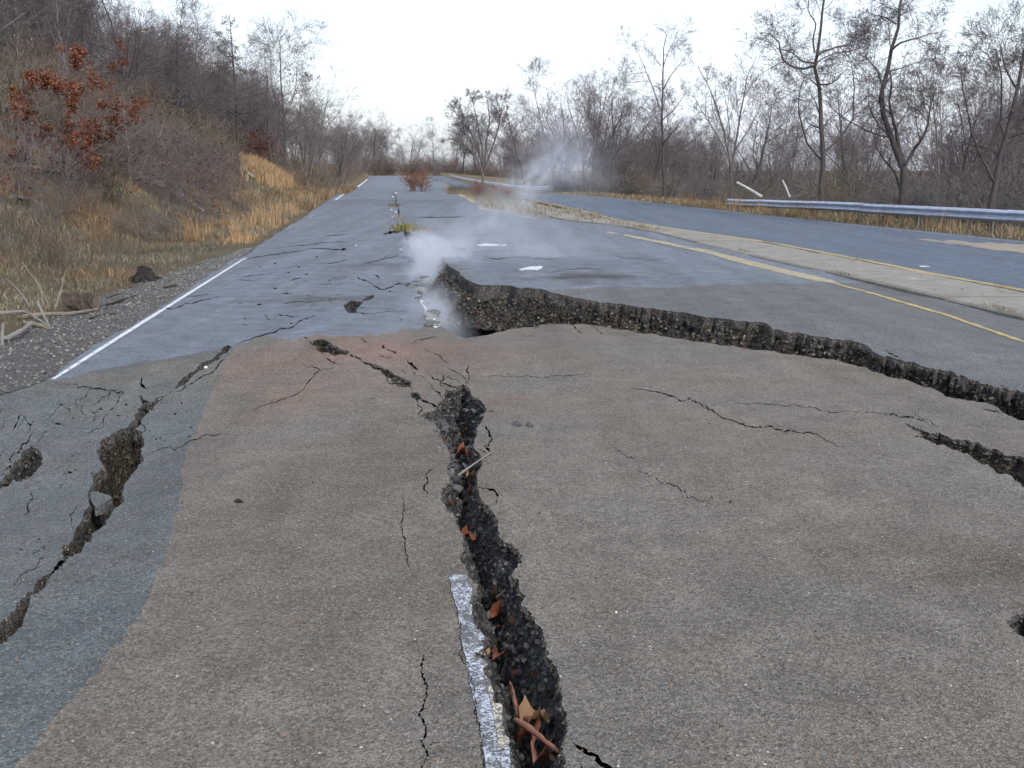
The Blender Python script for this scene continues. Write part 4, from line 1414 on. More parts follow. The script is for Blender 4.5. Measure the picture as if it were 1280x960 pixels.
def gl(x, y): return (float(x), float(y), float(ground_z(x, y)) - .03)


# --- left hillside wood
G1 = 'bare trees crowding the left hillside'
n = 0
names = ['pole0', 'pole1', 'pole2', 'pole3', 'spread0', 'multi0', 'pole1', 'pole2']
while n < 145:
    y = 18 + 120 * pv.random() ** .9
    s = pv.uniform(9.5, 30) if y < 45 else pv.uniform(6.5, 26)
    x = float(xL(y)) - s
    if x / y < -.62: continue
    pr = names[int(pv.integers(0, len(names)))]
    sc = pv.uniform(.6, .95) * (.85 if y < 30 else 1.0) * (1.0 + .35 * min(1, max(0, (-x / y - .36) / .12)))
    kd = {'p': 'slender', 's': 'wide-spreading', 'm': 'many-stemmed'}[pr[0]]
    wh = 'near the front of' if y < 45 else ('in the middle of' if y < 85 else 'far back in')
    plant(PR[pr], 'bare_tree', gl(x, y), pv.uniform(0, 6.28), sc, '%s bare tree %s the left hillside wood' % (kd, wh), 'tree', '%s trees %s the left hillside wood' % (kd, wh))
    n += 1
# trees one can single out there
x, y, z = G(306, 150); d = 72
P = at_depth(303, 128, d)
def hill_at(px, d):
    u = (px - 640) / FPX
    x = u * d
    return gl(x, d)
def tree_top(pr, name, px, top, d, label, H, cat='tree', rz=0., wide_=1.0):
    """stand a tree of height H (of its prototype) at distance d so that it reaches the pixel row top"""
    l = hill_at(px, d)
    zt = at_depth(px, top, d)[2]
    sz = (zt - l[2]) / H
    return plant(PR[pr], name, l, rz, sz * wide_, label, cat, None, sz)
tree_top('larch', 'bare_larch', 305, 12, 66, 'tall straight bare conifer with short level branches rising above the left hillside', 10)
tree_top('larch', 'bare_larch', 234, 34, 60, 'second bare conifer, shorter and bushier, left of the tallest one', 10, wide_=1.25, rz=2)
tree_top('leafy', 'bare_tree', 362, 45, 105, 'tree with scattered dark leaves at the right end of the hillside skyline', 8, rz=1.2)
for k, (px, top, d, pr) in enumerate(((258, 70, 74, 'multi0'), (276, 62, 80, 'pole1'), (330, 66, 92, 'pole2'), (345, 78, 84, 'spread0'), (385, 96, 100, 'multi1'), (402, 112, 112, 'pole0'), (416, 130, 120, 'multi0'), (428, 150, 135, 'spread2'), (215, 52, 68, 'pole3'), (170, 30, 56, 'pole0'), (150, 18, 52, 'multi1'))):
    tree_top(pr, 'bare_tree', px, top, d, 'bare tree on the left skyline stepping down towards the road end', 9, rz=k * 1.3)['group'] = 'bare trees stepping down the left skyline'
tree_top('pale0', 'bare_tree', 104, -30, 44, 'tall pale-barked tree above the rust-leaved oak', 7, rz=.5, wide_=.8)
tree_top('pale1', 'bare_tree', 38, 20, 38, 'pale slim trunk at the left end of the hillside wood', 7, rz=2.2)
tree_top('spread1', 'bare_tree', 196, 28, 58, 'dead-topped tree with crooked limbs standing out on the hillside skyline', 9, wide_=.55, rz=.9)
tree_top('pale1', 'bare_tree', 172, 110, 33, 'thin pale sapling leaning on the hillside behind the exposed bank', 7, rz=4.2)
tree_top('oak', 'oak_sapling', 92, 92, 27, 'small oak still holding rust-red leaves on the left slope', 4.4, wide_=1.0, rz=.4)
tree_top('rust', 'leafy_shrub', 331, 165, 86, 'deep red leafy shrub above the orange grass patch', 3.0, 'shrub', wide_=.8)
tree_top('sparse', 'leafy_shrub', 192, 135, 36, 'dull red leafy shrub right of the rust-leaved oak', 2.6, 'shrub', rz=2, wide_=.6)
for k, (px, top, d) in enumerate(((150, 200, 29), (210, 185, 34), (245, 215, 33), (70, 200, 24), (20, 215, 22), (285, 190, 45), (130, 170, 32), (175, 190, 38), (255, 170, 44), (225, 160, 42))):
    l = hill_at(px, d)
    plant(PR['sparse'], 'sparse_shrub', l, k * 1.7, pv.uniform(.6, .9), 'thin red-flecked shrub ' + ('just right of the rust-leaved oak', 'above the middle of the fallen trunk on the bank', 'at the lower end of the fallen trunk on the bank', 'below the rust-leaved oak', 'at the left picture edge above the grass', 'beside the pale fallen trunk near the orange grass', 'behind the right side of the rust-leaved oak', 'above the upper end of the fallen trunk on the bank', 'halfway between the two fallen trunks', 'high on the slope above the fallen trunk on the bank')[k], 'shrub', 'thin red-leaved shrubs on the left slope')

# --- undergrowth: uncountable, one mass each side
def thicket(name, pts_, scl, mat, label, cols):
    parts_, C = [], []
    for (x, y), s in zip(pts_, scl):
        V, F = SHR[int(pv.integers(0, 4))]
        a = pv.uniform(0, 6.28); c, sn = math.cos(a), math.sin(a)
        sx = s * pv.uniform(.85, 1.25)
        W = np.stack([(V[:, 0] * c - V[:, 1] * sn) * sx, (V[:, 0] * sn + V[:, 1] * c) * sx, V[:, 2] * s], 1) + gl(x, y)
        parts_.append((W, F)); cc = np.array(cols[int(pv.integers(0, len(cols)))]) * pv.uniform(.8, 1.2)
        C.append(np.tile(cc, (len(V), 1)))
    V, F = cat_meshes(parts_)
    return link(name, mk_mesh(name, V, F, [mat], None, False, {'Col': np.concatenate(C)}), label=label, cat='undergrowth', kind='stuff')


M_thick = attr_mat('thicket_stems')
pts_, scl = [], []
while len(pts_) < 230:
    y = 15 + 95 * pv.random() ** .75
    s = pv.uniform(3.6 if y > 24 else 4.2, 18)
    x = float(xL(y)) - s
    if x / y < -.58 or (-.275 < x / y < -.185 and y < 84 and float(xL(y)) - x < 8): continue
    pts_.append((x, y)); scl.append(pv.uniform(.5, 1.0) * (1 + min(s, 14) / 18) * (1 if y > 24 else .7))
for k in range(48):     # low brush at the foot of the slope
    y = 13 + 34 * pv.random(); x = float(xL(y)) - pv.uniform(2.6, 6)
    if x / y > -.52: pts_.append((x, y)); scl.append(pv.uniform(.22, .48))
for k in range(45):
    y = pv.uniform(95, 300); pts_.append((float(xL(y)) - pv.uniform(1.5, 10), y)); scl.append(pv.uniform(.9, 1.7))
thicket('hillside_undergrowth', pts_, scl, M_thick, 'tangled grey-brown undergrowth covering the left hillside',
        [(.125, .103, .085), (.15, .122, .095), (.14, .122, .092), (.145, .10, .075), (.12, .105, .10)])
pts_, scl = [], []
while len(pts_) < 150:
    y = 26 + 110 * pv.random() ** 1.1
    r = pv.uniform(2.3, 15)
    x = float(xR(y)) + r
    if x / y > .56: continue
    pts_.append((x, y)); scl.append(pv.uniform(.35, .85) * (1 + r / 13))
for k in range(44):      # tall brush farther into the wood
    y = 38 + 110 * pv.random(); r = pv.uniform(14, 45); x = float(xR(y)) + r
    if x / y < .56: pts_.append((x, y)); scl.append(pv.uniform(1.3, 2.4))
for k in range(34):      # brush on the median far away
    y = pv.uniform(55, 120); t = pv.uniform(.1, .9)
    pts_.append((float(xB(y) + (xM(y) - xB(y)) * t), y)); scl.append(pv.uniform(.25, .5))
thicket('verge_undergrowth', pts_, scl, M_thick, 'brown undergrowth and brush behind the right guardrail',
        [(.13, .115, .10), (.15, .132, .108), (.125, .115, .115), (.13, .108, .09), (.12, .112, .12)])

# --- right-hand trees: those read limb by limb from the photograph
def limb(pp, d, r0, r1, base, bulge=0.0, seed=0):
    g = np.random.default_rng(seed)
    q = []
    for k, (px, py) in enumerate(pp):
        f = k / max(1, len(pp) - 1)
        q.append(at_depth(px, py, d + bulge * f + g.normal(0, .05)))
    return (np.array(q) - np.array(base), r0, r1)


def hero(name, label, d, base_px, limbs_, seed, mt=M_barkd, mk=M_twigd, m=(8, 6, 5, 4), ratio=(.27, .58, .55, .52), curl=(.20, .20, .20, .20), ang=(55, 48, 45, 42), t0=.35, twig=.0045):
    b = hill_at(base_px, d)
    ls = []
    for k, (pp, r0, r1, bul) in enumerate(limbs_):
        if k == 0:
            tp = at_depth(pp[0][0], pp[0][1], d)
            l = limb(pp, d, r0 * .66, r1 * .6, b, bul, seed + k)
            l = (np.concatenate([[[l[0][0][0], 0, -.2]], l[0]]), r0 * .66, r1 * .6)
        else:
            l = limb(pp, d, r0 * .66, r1 * .6, b, bul, seed + k)
        ls.append(l)
    T, K, _ = make_tree(seed, 0, 0, m, ang, ratio, curl, (.05, .03, .02, 0), t0, limbs=ls, shape=.8, twig=twig, rr1=.42)
    return plant(Proto(T, K, mt, mk), name, b, 0, 1, label, 'tree')


dC = 44
hero('gnarled_tree', 'tall gnarled tree with curling side limbs, left of the two big trees by the guardrail', dC, 1028, [
    ([(1028, 212), (1029, 185), (1029, 159), (1025, 119), (1018, 85), (1020, 72), (1025, 48), (1028, 16), (1032, 0), (1034, -40)], .19, .05, .3),
    ([(1019, 82), (1005, 86), (993, 85), (980, 77), (975, 64), (974, 53), (961, 40), (950, 42)], .085, .02, -1.2),
    ([(1018, 79), (1004, 77), (990, 66), (975, 61), (962, 62)], .06, .015, 1.0),
    ([(1021, 70), (1030, 64), (1040, 61), (1050, 58), (1060, 56), (1075, 45), (1085, 38)], .08, .015, .9),
    ([(1024, 106), (1038, 105), (1046, 100), (1052, 92), (1060, 86)], .055, .014, -1.0),
    ([(1018, 66), (1016, 50), (1020, 30), (1010, 14), (1012, -10)], .06, .02, .6),
    ([(1027, 112), (1012, 98), (1000, 96)], .05, .012, -.8),
    ([(1026, 200), (1008, 178), (998, 140), (1000, 112), (1008, 92)], .07, .02, .8),
    ([(1030, 190), (1050, 172), (1066, 150), (1068, 110), (1064, 80)], .08, .02, 1.0),
], 301)
dD = 36
hero('gnarled_tree', 'big bent tree with forked trunk right behind the guardrail', dD, 1126, [
    ([(1126, 250), (1130, 207), (1115, 180), (1105, 149), (1102, 111), (1110, 85), (1114, 66), (1121, 32), (1123, 8), (1130, -10), (1134, -45)], .19, .05, .3),
    ([(1130, 208), (1124, 185), (1120, 165), (1111, 127), (1115, 106), (1112, 88)], .10, .04, .5),
    ([(1131, 206), (1142, 188), (1152, 175), (1160, 157), (1163, 133), (1170, 110)], .09, .025, -.6),
    ([(1103, 106), (1097, 88), (1083, 72), (1070, 66)], .06, .015, .8),
    ([(1115, 62), (1126, 53), (1144, 48), (1168, 41)], .06, .012, -.8),
    ([(1120, 30), (1108, 22), (1092, 18)], .05, .012, .8),
    ([(1122, 22), (1134, 14), (1142, 12)], .04, .012, .5),
    ([(1126, 240), (1118, 215), (1098, 190), (1088, 160)], .06, .02, .9),
], 331)
hero('bare_tree', 'slim upright tree standing alone above the brush, right of the steam', 62, 830, [
    ([(830, 236), (829, 200), (828, 160), (828, 120), (829, 85), (830, 62), (833, 42)], .15, .03, 0),
    ([(826, 138), (818, 115), (806, 85), (795, 60), (788, 50)], .06, .012, .8),
    ([(829, 112), (838, 95), (850, 80), (862, 64)], .055, .012, -.7),
    ([(829, 84), (834, 68), (842, 52), (846, 40)], .04, .012, .5),
    ([(828, 150), (842, 138), (856, 118), (866, 106)], .05, .012, .9),
    ([(826, 82), (815, 68), (805, 58)], .035, .01, -.6),
    ([(824, 176), (812, 160), (800, 146)], .04, .01, -.6),
], 351, m=(6, 5, 4, 3))
hero('bare_tree', 'pale vase-shaped tree with long rising limbs, between the slim tree and the gnarled ones', 50, 912, [
    ([(914, 222), (912, 200), (906, 170), (898, 140), (888, 112), (872, 82)], .12, .02, .3),
    ([(914, 212), (920, 180), (924, 150), (930, 120), (934, 95), (946, 70)], .10, .016, -.3),
    ([(912, 200), (898, 172), (884, 150), (866, 120)], .06, .012, .7),
    ([(917, 190), (934, 165), (948, 140), (958, 112)], .055, .012, -.6),
    ([(910, 186), (912, 160), (908, 130), (902, 100)], .05, .012, .9),
], 361, mt=M_bark, mk=M_twig, m=(8, 5, 4, 3), ang=(32, 38, 40, 40), curl=(.08, .12, .2, .25))
hero('bare_tree', 'wide many-stemmed tree leaning left over the far guardrail', 120, 603, [
    ([(604, 220), (600, 205), (590, 190), (578, 178), (560, 172)], .26, .06, 0),
    ([(604, 214), (600, 192), (588, 165), (570, 142), (558, 132)], .2, .04, 2),
    ([(604, 212), (603, 185), (596, 150), (590, 122)], .2, .04, -2),
    ([(605, 212), (608, 180), (612, 148), (608, 118)], .2, .04, 1.5),
    ([(605, 214), (614, 188), (624, 158), (628, 128)], .2, .04, -1.5),
    ([(604, 212), (596, 180), (580, 150), (574, 128)], .16, .04, 3),
], 371, mt=M_bark, mk=M_twig, m=(11, 7, 6, 4), ang=(32, 38, 40, 40), curl=(.08, .12, .2, .25), twig=.009)
hero('bare_tree', 'bare tree with forked top at the right edge of the picture', 31, 1262, [
    ([(1240, 250), (1250, 200), (1262, 150), (1272, 110), (1282, 60), (1290, 10)], .16, .04, .3),
    ([(1244, 228), (1225, 195), (1213, 160), (1206, 120), (1200, 90)], .07, .02, .6),
    ([(1215, 215), (1240, 180), (1252, 145), (1252, 95), (1244, 60)], .07, .02, -.5),
    ([(1264, 140), (1278, 120), (1300, 90)], .06, .02, .4),
    ([(1270, 110), (1256, 85), (1250, 55)], .05, .015, -.4),
], 381)
# behind and between them, generic bare trees
G2 = 'bare trees in the thicket behind the right guardrail'
n = 0
names = ['spread0', 'pole1', 'spread2', 'pole0', 'pole2', 'multi0', 'multi1', 'pole3']
while n < 80:
    y = 34 + 110 * pv.random()
    r = pv.uniform(5, 42)
    x = float(xR(y)) + r
    px = 640 + x / y * FPX
    if px > 1420 or px < 640: continue
    if 790 < px < 950 and y < 70: sc_cap = .45
    else: sc_cap = 9
    sc = pv.uniform(.45, .80) * (1 + r / 90)
    if y < 45 and sc > .65: sc = .6
    sc = min(sc, sc_cap)
    if px < 800: sc *= 1.1
    pr = names[int(pv.integers(0, len(names)))]
    kd = {'p': 'slender', 's': 'wide-spreading', 'm': 'many-stemmed'}[pr[0]]
    wh = 'just behind the right guardrail' if r < 12 else 'deep in the thicket beyond the right guardrail'
    plant(PR[pr], 'bare_tree', gl(x, y), pv.uniform(0, 6.28), sc, '%s bare tree %s' % (kd, wh), 'tree', '%s trees %s' % (kd, wh))
    n += 1
for px, top, d, pr, lb in ((735, 78, 85, 'multi0', 'tall many-stemmed tree straight above the drifting steam'), (705, 118, 95, 'spread0', 'lower spreading tree just left of the tall one above the steam'), (655, 125, 120, 'spread2', 'rounded tree between the wide leaning tree and the steam'), (762, 108, 80, 'spread1', 'spreading tree right of the tall one above the steam'), (690, 92, 92, 'pole3', 'slender upright tree left of the tall one above the steam')):
    tree_top(pr, 'bare_tree', px, top, d, lb, 9)
for k, (px, d, pr, sc) in enumerate(((1165, 44, 'pole0', .72), (1192, 50, 'spread0', .68), (1215, 40, 'pole2', .66), (1228, 56, 'multi1', .70), (1276, 46, 'pole1', .82), (1300, 38, 'spread2', .70), (1180, 62, 'pole3', .9), (1075, 58, 'pole1', .80), (985, 66, 'pole2', .8), (1255, 60, 'pole0', .95))):
    plant(PR[pr], 'bare_tree', hill_at(px, d), k * 1.9, sc, 'one of the taller bare trees crowding behind the guardrail around the bent tree', 'tree', 'taller trees crowding around the bent tree')
# --- wood across the far end of the road
n = 0
while n < 34:
    y = pv.uniform(322, 372)
    px = pv.uniform(425, 660)
    x = (px - 640) / FPX * y
    tall = pv.uniform(1.25, 1.9)
    plant(PR[('pole0', 'pole1', 'pole3', 'spread2', 'multi1')[int(pv.integers(0, 5))]], 'bare_tree', gl(x, y), pv.uniform(0, 6.28), tall, 'bare tree in the grey wood closing the far end of the road', 'tree', 'trees at the far end of the road')
    n += 1
pts_ = [(float((px - 640) / FPX * y), float(y)) for px, y in zip(pv.uniform(415, 660, 80), pv.uniform(319, 350, 80))]
thicket('far_undergrowth', pts_, pv.uniform(1.4, 3.4, 80), M_thick, 'brushy undergrowth below the wood at the far end of the road', [(.13, .105, .10), (.15, .115, .095)])
# left roadside trees farther on
for k in range(20):
    y = pv.uniform(105, 290); x = float(xL(y)) - pv.uniform(2.5, 14)
    plant(PR[('pole0', 'multi0', 'spread0', 'multi1')[k % 4]], 'bare_tree', gl(x, y), k * 1.3, pv.uniform(.7, 1.1), 'bare tree far along the left road edge', 'tree', 'bare trees far along the left road edge')
for k in range(16):
    y = pv.uniform(110, 300); x = float(xR(y)) + pv.uniform(3.5, 22)
    plant(PR[('pole2', 'multi1', 'spread1', 'multi0')[k % 4]], 'bare_tree', gl(x, y), k * 2.1, pv.uniform(.7, 1.1), 'bare tree beyond the distant right road bend', 'tree', 'bare trees beyond the right road bend')
# red-brown bush growing in the road, brush beside the kerb
l = unp(522, 233); plant(PR['redbush'], 'dry_bush', (float(l[0]), float(l[1]), float(profile(l[1])) - .02), 0, 1.5, 'rust-brown bush growing out of the road far away', 'bush', None, 1.35)
l = unp(600, 249); plant(PR['redbush'], 'dry_bush', (float(l[0]), float(l[1]), float(profile(l[1])) + .02), 1, .55, 'low brown bush at the bend of the yellow kerb', 'bush', None, .6)
l = unp(628, 250); plant(PR['redbush'], 'dry_bush', (float(l[0]), float(l[1]), float(profile(l[1])) + .02), 2, .6, 'thin brown bush on the median beside the steam', 'bush', None, .5)

# ------------------------------------------------------------------ grass
M_grass = attr_mat('dry_grass')


def blades(P, Hh, W, cols, rng, lean=.35, hs=.85):
    n = len(P); W = W * .6; lean = lean * 1.4; Hh = Hh * hs
    a = rng.uniform(0, 6.28, n)
    sx, sy = np.cos(a) * W, np.sin(a) * W
    le = rng.normal(0, lean, (n, 2)) * Hh[:, None]
    b0 = P + np.stack([-sx, -sy, -.02 * np.ones(n)], 1); b1_ = P + np.stack([sx, sy, -.02 * np.ones(n)], 1)
    md = P + np.concatenate([le * .35, (Hh * .6)[:, None]], 1)
    m0 = md + np.stack([-sx, -sy, 0 * sx], 1) * .8; m1 = md + np.stack([sx, sy, 0 * sx], 1) * .8
    tp = P + np.concatenate([le, (Hh * (1 - .25 * np.linalg.norm(le, axis=1) / (Hh + 1e-6)))[:, None]], 1)
    V = np.stack([b0, b1_, m1, m0, tp], 1).reshape(-1, 3)
    k = np.arange(n) * 5
    F = np.concatenate([np.stack([k, k + 1, k + 2], 1), np.stack([k, k + 2, k + 3], 1), np.stack([k + 3, k + 2, k + 4], 1)])
    return V, F, np.repeat(cols, 5, 0)


def grass_obj(name, sets, label):
    VV, FF, CC, o = [], [], [], 0
    for V, F, C in sets:
        VV.append(V); FF.append(F + o); CC.append(C); o += len(V)
    return link(name, mk_mesh(name, np.concatenate(VV), np.concatenate(FF), [M_grass], None, False, {'Col': np.concatenate(CC)}), label=label, cat='grass', kind='stuff')


gr = np.random.default_rng(29)


def field(n, yf, sf, hf, cols, keep_, lean=.35, wf=.0035):
    y = yf(n); s = sf(n); x = xL(y) - s
    k = keep_(x, y, s) & (x / np.maximum(y, 1) > -.56)
    x, y, s = x[k], y[k], s[k]
    P = np.stack([x, y, ground_z(x, y)], 1)
    h = hf(len(x)) * (.7 + .6 * vnoise(x / 1.2, y / 1.2, 3))
    return blades(P, h, wf * (1 + y / 14) * gr.uniform(.6, 1.4, len(x)), palette(len(x), gr, cols, .3) * (.65 + .7 * vnoise(x / 1.3, y / 1.3, 71))[:, None] * (1 + np.array([.10, 0, -.12]) * (vnoise(x / 2.2, y / 2.2, 73)[:, None] - .5) * 3), gr, lean)


OLIVE = [(.14, .118, .076), (.17, .14, .09), (.115, .10, .07), (.21, .17, .11), (.145, .108, .08)]
TAN = [(.25, .195, .125), (.30, .235, .15), (.20, .15, .095), (.27, .20, .13)]
ORNG = [(.29, .195, .11), (.33, .225, .135), (.25, .165, .10), (.33, .245, .155)]
REDB = [(.14, .085, .058), (.17, .105, .068), (.12, .075, .058), (.19, .135, .085)]
edge_s = lambda y: np.interp(y, [2, 8, 10, 14, 18, 22, 25, 400], [1.5, 1.45, 1.4, 1.25, 1.0, .6, .15, .12])
ds = lambda a, b: (lambda n: a + (b - a) * gr.random(n) ** 1.2)
nearlog = lambda x, y: (y < 15.5) & (xL(y) - x < 2.4)
sets = [
    field(95000, ds(6, 40), lambda n: gr.uniform(.8, 7.5, n), lambda n: gr.uniform(.03, .19, n), OLIVE + [(.15, .14, .12)], lambda x, y, s: (s > edge_s(y) - .05) & ~nearlog(x, y) & (gr.random(len(s)) < .12 + .88 * (vnoise(x / .5, y / .5, 8) + .4 * vnoise(x / 1.7, y / 1.7, 9) > .55))),
    field(6000, ds(7, 16), lambda n: gr.uniform(1.3, 3.0, n), lambda n: gr.uniform(.03, .10, n), OLIVE + TAN, lambda x, y, s: (s > edge_s(y))),
    field(18000, ds(8, 60), lambda n: gr.uniform(.2, 5, n), lambda n: gr.uniform(.06, .26, n), TAN, lambda x, y, s: (s > edge_s(y)) & ~nearlog(x, y) & (vnoise(x / 1.6, y / 1.6, 12) > .58)),
    field(40000, ds(13, 60), lambda n: gr.uniform(3.0, 11, n), lambda n: gr.uniform(.06, .34, n), REDB, lambda x, y, s: (vnoise(x / 2, y / 2, 14) > .35)),
    field(7000, ds(26, 56), lambda n: gr.uniform(.3, 1.9, n), lambda n: gr.uniform(.35, .85, n), ORNG, lambda x, y, s: (vnoise(x / .5, y / .9, 21) + .5 * vnoise(x / .2, y / .3, 22) > .95), .16),
    field(2600, ds(8, 45), lambda n: gr.uniform(1.6, 8, n), lambda n: gr.uniform(.4, .95, n), [(.07, .05, .04), (.10, .07, .05), (.13, .10, .075), (.09, .05, .04)], lambda x, y, s: ~nearlog(x, y) & (vnoise(x / .9, y / .9, 91) > .45), .2, .003),
    field(16000, ds(45, 130), lambda n: gr.uniform(.1, 3.5, n), lambda n: gr.uniform(.25, .7, n), OLIVE + TAN + REDB, lambda x, y, s: s > 0),
]
grass_obj('dry_grass', sets, 'dry olive and tan grass on the left verge and slope foot')
# the orange patch on the bank
oc = hill_at(337, 76)
n = 9000
t = gr.normal(0, 1, (n, 2))
x = oc[0] + t[:, 0] * .8; y = oc[1] + t[:, 1] * 3.0 - t[:, 0] * 1.5
k = (xL(y) - x) > 3.2
x, y = x[k], y[k]
P = np.stack([x, y, ground_z(x, y)], 1)
grass_obj('orange_grass', [blades(P, gr.uniform(.6, 1.4, len(x)), .03 * gr.uniform(.6, 1.4, len(x)), palette(len(x), gr, [(.36, .25, .14), (.40, .29, .17), (.30, .20, .11)], .2), gr, .2)], 'bright orange dry grass patch high on the left bank')
# right verge and the median
sets = []
n = 30000
y = 18 + 110 * gr.random(n) ** 1.3; r = gr.uniform(.02, 4.0, n) ** 1.0; x = xR(y) + r
k = x / y < .56
x, y, r = x[k], y[k], r[k]
P = np.stack([x, y, ground_z(x, y)], 1)
sets.append(blades(P, gr.uniform(.06, .30, len(x)) * (1 + .5 * (r > 1.5)), .004 * (1 + y / 14) * gr.uniform(.6, 1.4, len(x)), palette(len(x), gr, TAN + OLIVE + [(.40, .31, .18)], .3), gr, .4))
n = 1500
y = gr.uniform(28, 60, n); x = xR(y) + gr.normal(1.0, .25, n)
k = vnoise(y / 1.1, y * 0, 5) > .62
P = np.stack([x, y, ground_z(x, y)], 1)[k]
sets.append(blades(P, gr.uniform(.5, .95, len(P)), .011 * np.ones(len(P)), palette(len(P), gr, [(.30, .20, .11), (.27, .18, .10)], .2), gr, .12))
grass_obj('verge_grass', sets, 'short straw-coloured grass strip below the right guardrail')
n = 7000
y = 30 + 75 * gr.random(n) ** 1.2; t = gr.uniform(.02, .98, n); x = xB(y) + (xM(y) - xB(y)) * t
P = np.stack([x, y, profile(y) + .03], 1)
k = (vnoise(x / .5, y / .8, 44) > .4) & ((y > 36) | (t < .28))
P = P[k]
sets = [blades(P, gr.uniform(.05, .28, len(P)) * (1 + .8 * (P[:, 1] > 55)), .004 * (1 + P[:, 1] / 14) * gr.uniform(.6, 1.4, len(P)), palette(len(P), gr, TAN + OLIVE, .3), gr, .45)]
for (yc, tc) in ((13.0, .06), (22.5, .1), (26.5, .5), (17.5, .05), (30, .4), (20, .96), (15.4, .97), (25, .97)):
    m_ = 90
    yq = gr.normal(yc, .22, m_); xq = xB(yq) + (xM(yq) - xB(yq)) * tc + gr.normal(0, .04, m_)
    P = np.stack([xq, yq, profile(yq) + .05], 1)
    sets.append(blades(P, gr.uniform(.02, .06, m_), .006 * np.ones(m_), palette(m_, gr, TAN + OLIVE, .3), gr, .5))
grass_obj('median_grass', sets, 'sparse dry grass growing along the median')


def tuft(name, px, py, n, rad, h, cols, label, side=0, w=.006):
    x, y, z = ground_pts(np.array([[px, py]]), side)
    P = np.stack([x[0] + gr.normal(0, rad, n), y[0] + gr.normal(0, rad * 1.6, n), np.full(n, z[0])], 1)
    V, F, C = blades(P - [x[0], y[0], z[0]], gr.uniform(.4, 1, n) * h, w * np.ones(n), palette(n, gr, cols, .3), gr, .4)
    o = link(name, mk_mesh(name, V, F, [M_grass], None, False, {'Col': C}), label=label, cat='grass', kind='stuff')
    o.location = (float(x[0]), float(y[0]), float(z[0])); return o


tuft('grass_tuft', 507, 288, 260, .22, .36, [(.16, .17, .05), (.22, .20, .07), (.12, .13, .04), (.30, .22, .10)], 'green-brown grass tuft at the head of the steaming crack', 0, .012)
tuft('grass_tuft', 527, 289, 120, .25, .22, TAN + OLIVE, 'pale brown grass tuft just right of the green one', 0, .012)
tuft('grass_tuft', 499, 274, 90, .18, .16, OLIVE + TAN, 'low weeds on the seam between the grass tuft and the far weeds', 0, .012)
tuft('grass_tuft', 495, 258, 120, .15, .3, OLIVE, 'weeds along the centre line beyond the crack', 0, .014)

# ------------------------------------------------------------------ logs, sticks, stump
def log(name, pts3, r0, r1, mat, label, cat, endmat=None, knots=0, seed=0, k=10, sub=14):
    g = np.random.default_rng(seed)
    q, ln = resample(pts3, sub)
    base = q[0].copy(); base[2] = q[:, 2].min() - max(r0, r1)
    q = q - base
    R = np.linspace(r0, r1, sub) * (1 + g.normal(0, .05, sub))
    V, Q = tubes(q[None], R[None], k)
    # uneven bark
    cen_ = np.repeat(q, k, 0)
    V = cen_ + (V - cen_) * (1 + g.normal(0, .13, (len(V), 1)))
    root = bpy.data.objects.new(name, None); COL.objects.link(root); root.location = base
    tag(root, label, cat)
    bk = link('bark', mk_mesh('bark', V, Q, [mat], None, False), root)
    for e, nm in ((0, 'cut_end'), (sub - 1, 'cut_end')):
        ring = V[e * k:(e + 1) * k]; c = ring.mean(0)
        W = np.concatenate([ring, [c]])
        F = np.array([[i, (i + 1) % k, k] for i in range(k)])
        link(nm, mk_mesh(nm, W, F, [endmat or mat]), root)
    for kk in range(knots):
        f = g.uniform(.2, .9); i = int(f * (sub - 1))
        dirv = unit(g.normal(0, 1, 3)); dirv[2] = abs(dirv[2])
        p = np.array([q[i], q[i] + dirv * R[i] * 2.2, q[i] + dirv * R[i] * 3.4])
        V2_, Q2_ = tubes(p[None], np.array([[R[i] * .3, R[i] * .2, R[i] * .08]]), 5)
        link('branch_stub', mk_mesh('branch_stub', V2_, Q2_, [mat]), bk)
    return root


def gp(px, py, lift=0.0):
    x, y, z = G(px, py)
    return np.array([x, y, z + lift])


M_logd = bark('rotting_bark', (.040, .031, .027), (.085, .064, .050))
M_logg = bark('weathered_wood', (.15, .14, .128), (.23, .215, .195))
M_logm = bark('dull_wood', (.15, .125, .10), (.21, .18, .145))
M_char = bark('blackened_wood', (.014, .013, .013), (.035, .03, .028))
M_end = simple('log_end', (.13, .10, .075), (.19, .15, .11), 14)
a = gp(84, 391); b = gp(121, 391)
ax_ = unit(b - a)
log('log', [a + [0, 0, .10], a * .5 + b * .5 + [0, 0, .11], b + [0, 0, .10]], .135, .12, M_logd, 'short thick dark log lying beside the gravel shoulder', 'log', M_end, 0, 3, 14)
log('branch', [gp(30, 399, .03), gp(60, 398, .05), gp(92, 397, .05), gp(122, 391, .04)], .026, .016, M_logm, 'brown branch lying in front of the dark log', 'branch', None, 0, 4)
log('branch', [gp(-30, 403, .10), gp(10, 402, .10), gp(34, 402, .11), gp(60, 412, .04)], .024, .014, M_logg, 'pale grey branch at the left picture edge', 'branch', None, 1, 5)
log('branch', [gp(63, 413, .02), gp(55, 406, .12), gp(50, 405, .22), gp(50, 403, .24)], .010, .016, M_logg, 'pale forked branch end sticking up beside the gravel', 'branch', None, 0, 6)
log('branch', [gp(-20, 437, .05), gp(10, 430, .06), gp(30, 424, .09), gp(40, 416, .11)], .032, .022, M_logg, 'thick bleached stick at the lower left of the log pile', 'branch', None, 0, 7)
log('branch', [gp(30, 408, .04), gp(48, 412, .05), gp(62, 414, .03)], .03, .022, M_logm, 'dull brown stick below the pale branch', 'branch', None, 0, 8)
log('branch', [gp(3, 436, .02), gp(4, 430, .1), gp(6, 424, .16)], .018, .012, M_logg, 'small pale upright stub at the left picture edge', 'branch', None, 0, 9)
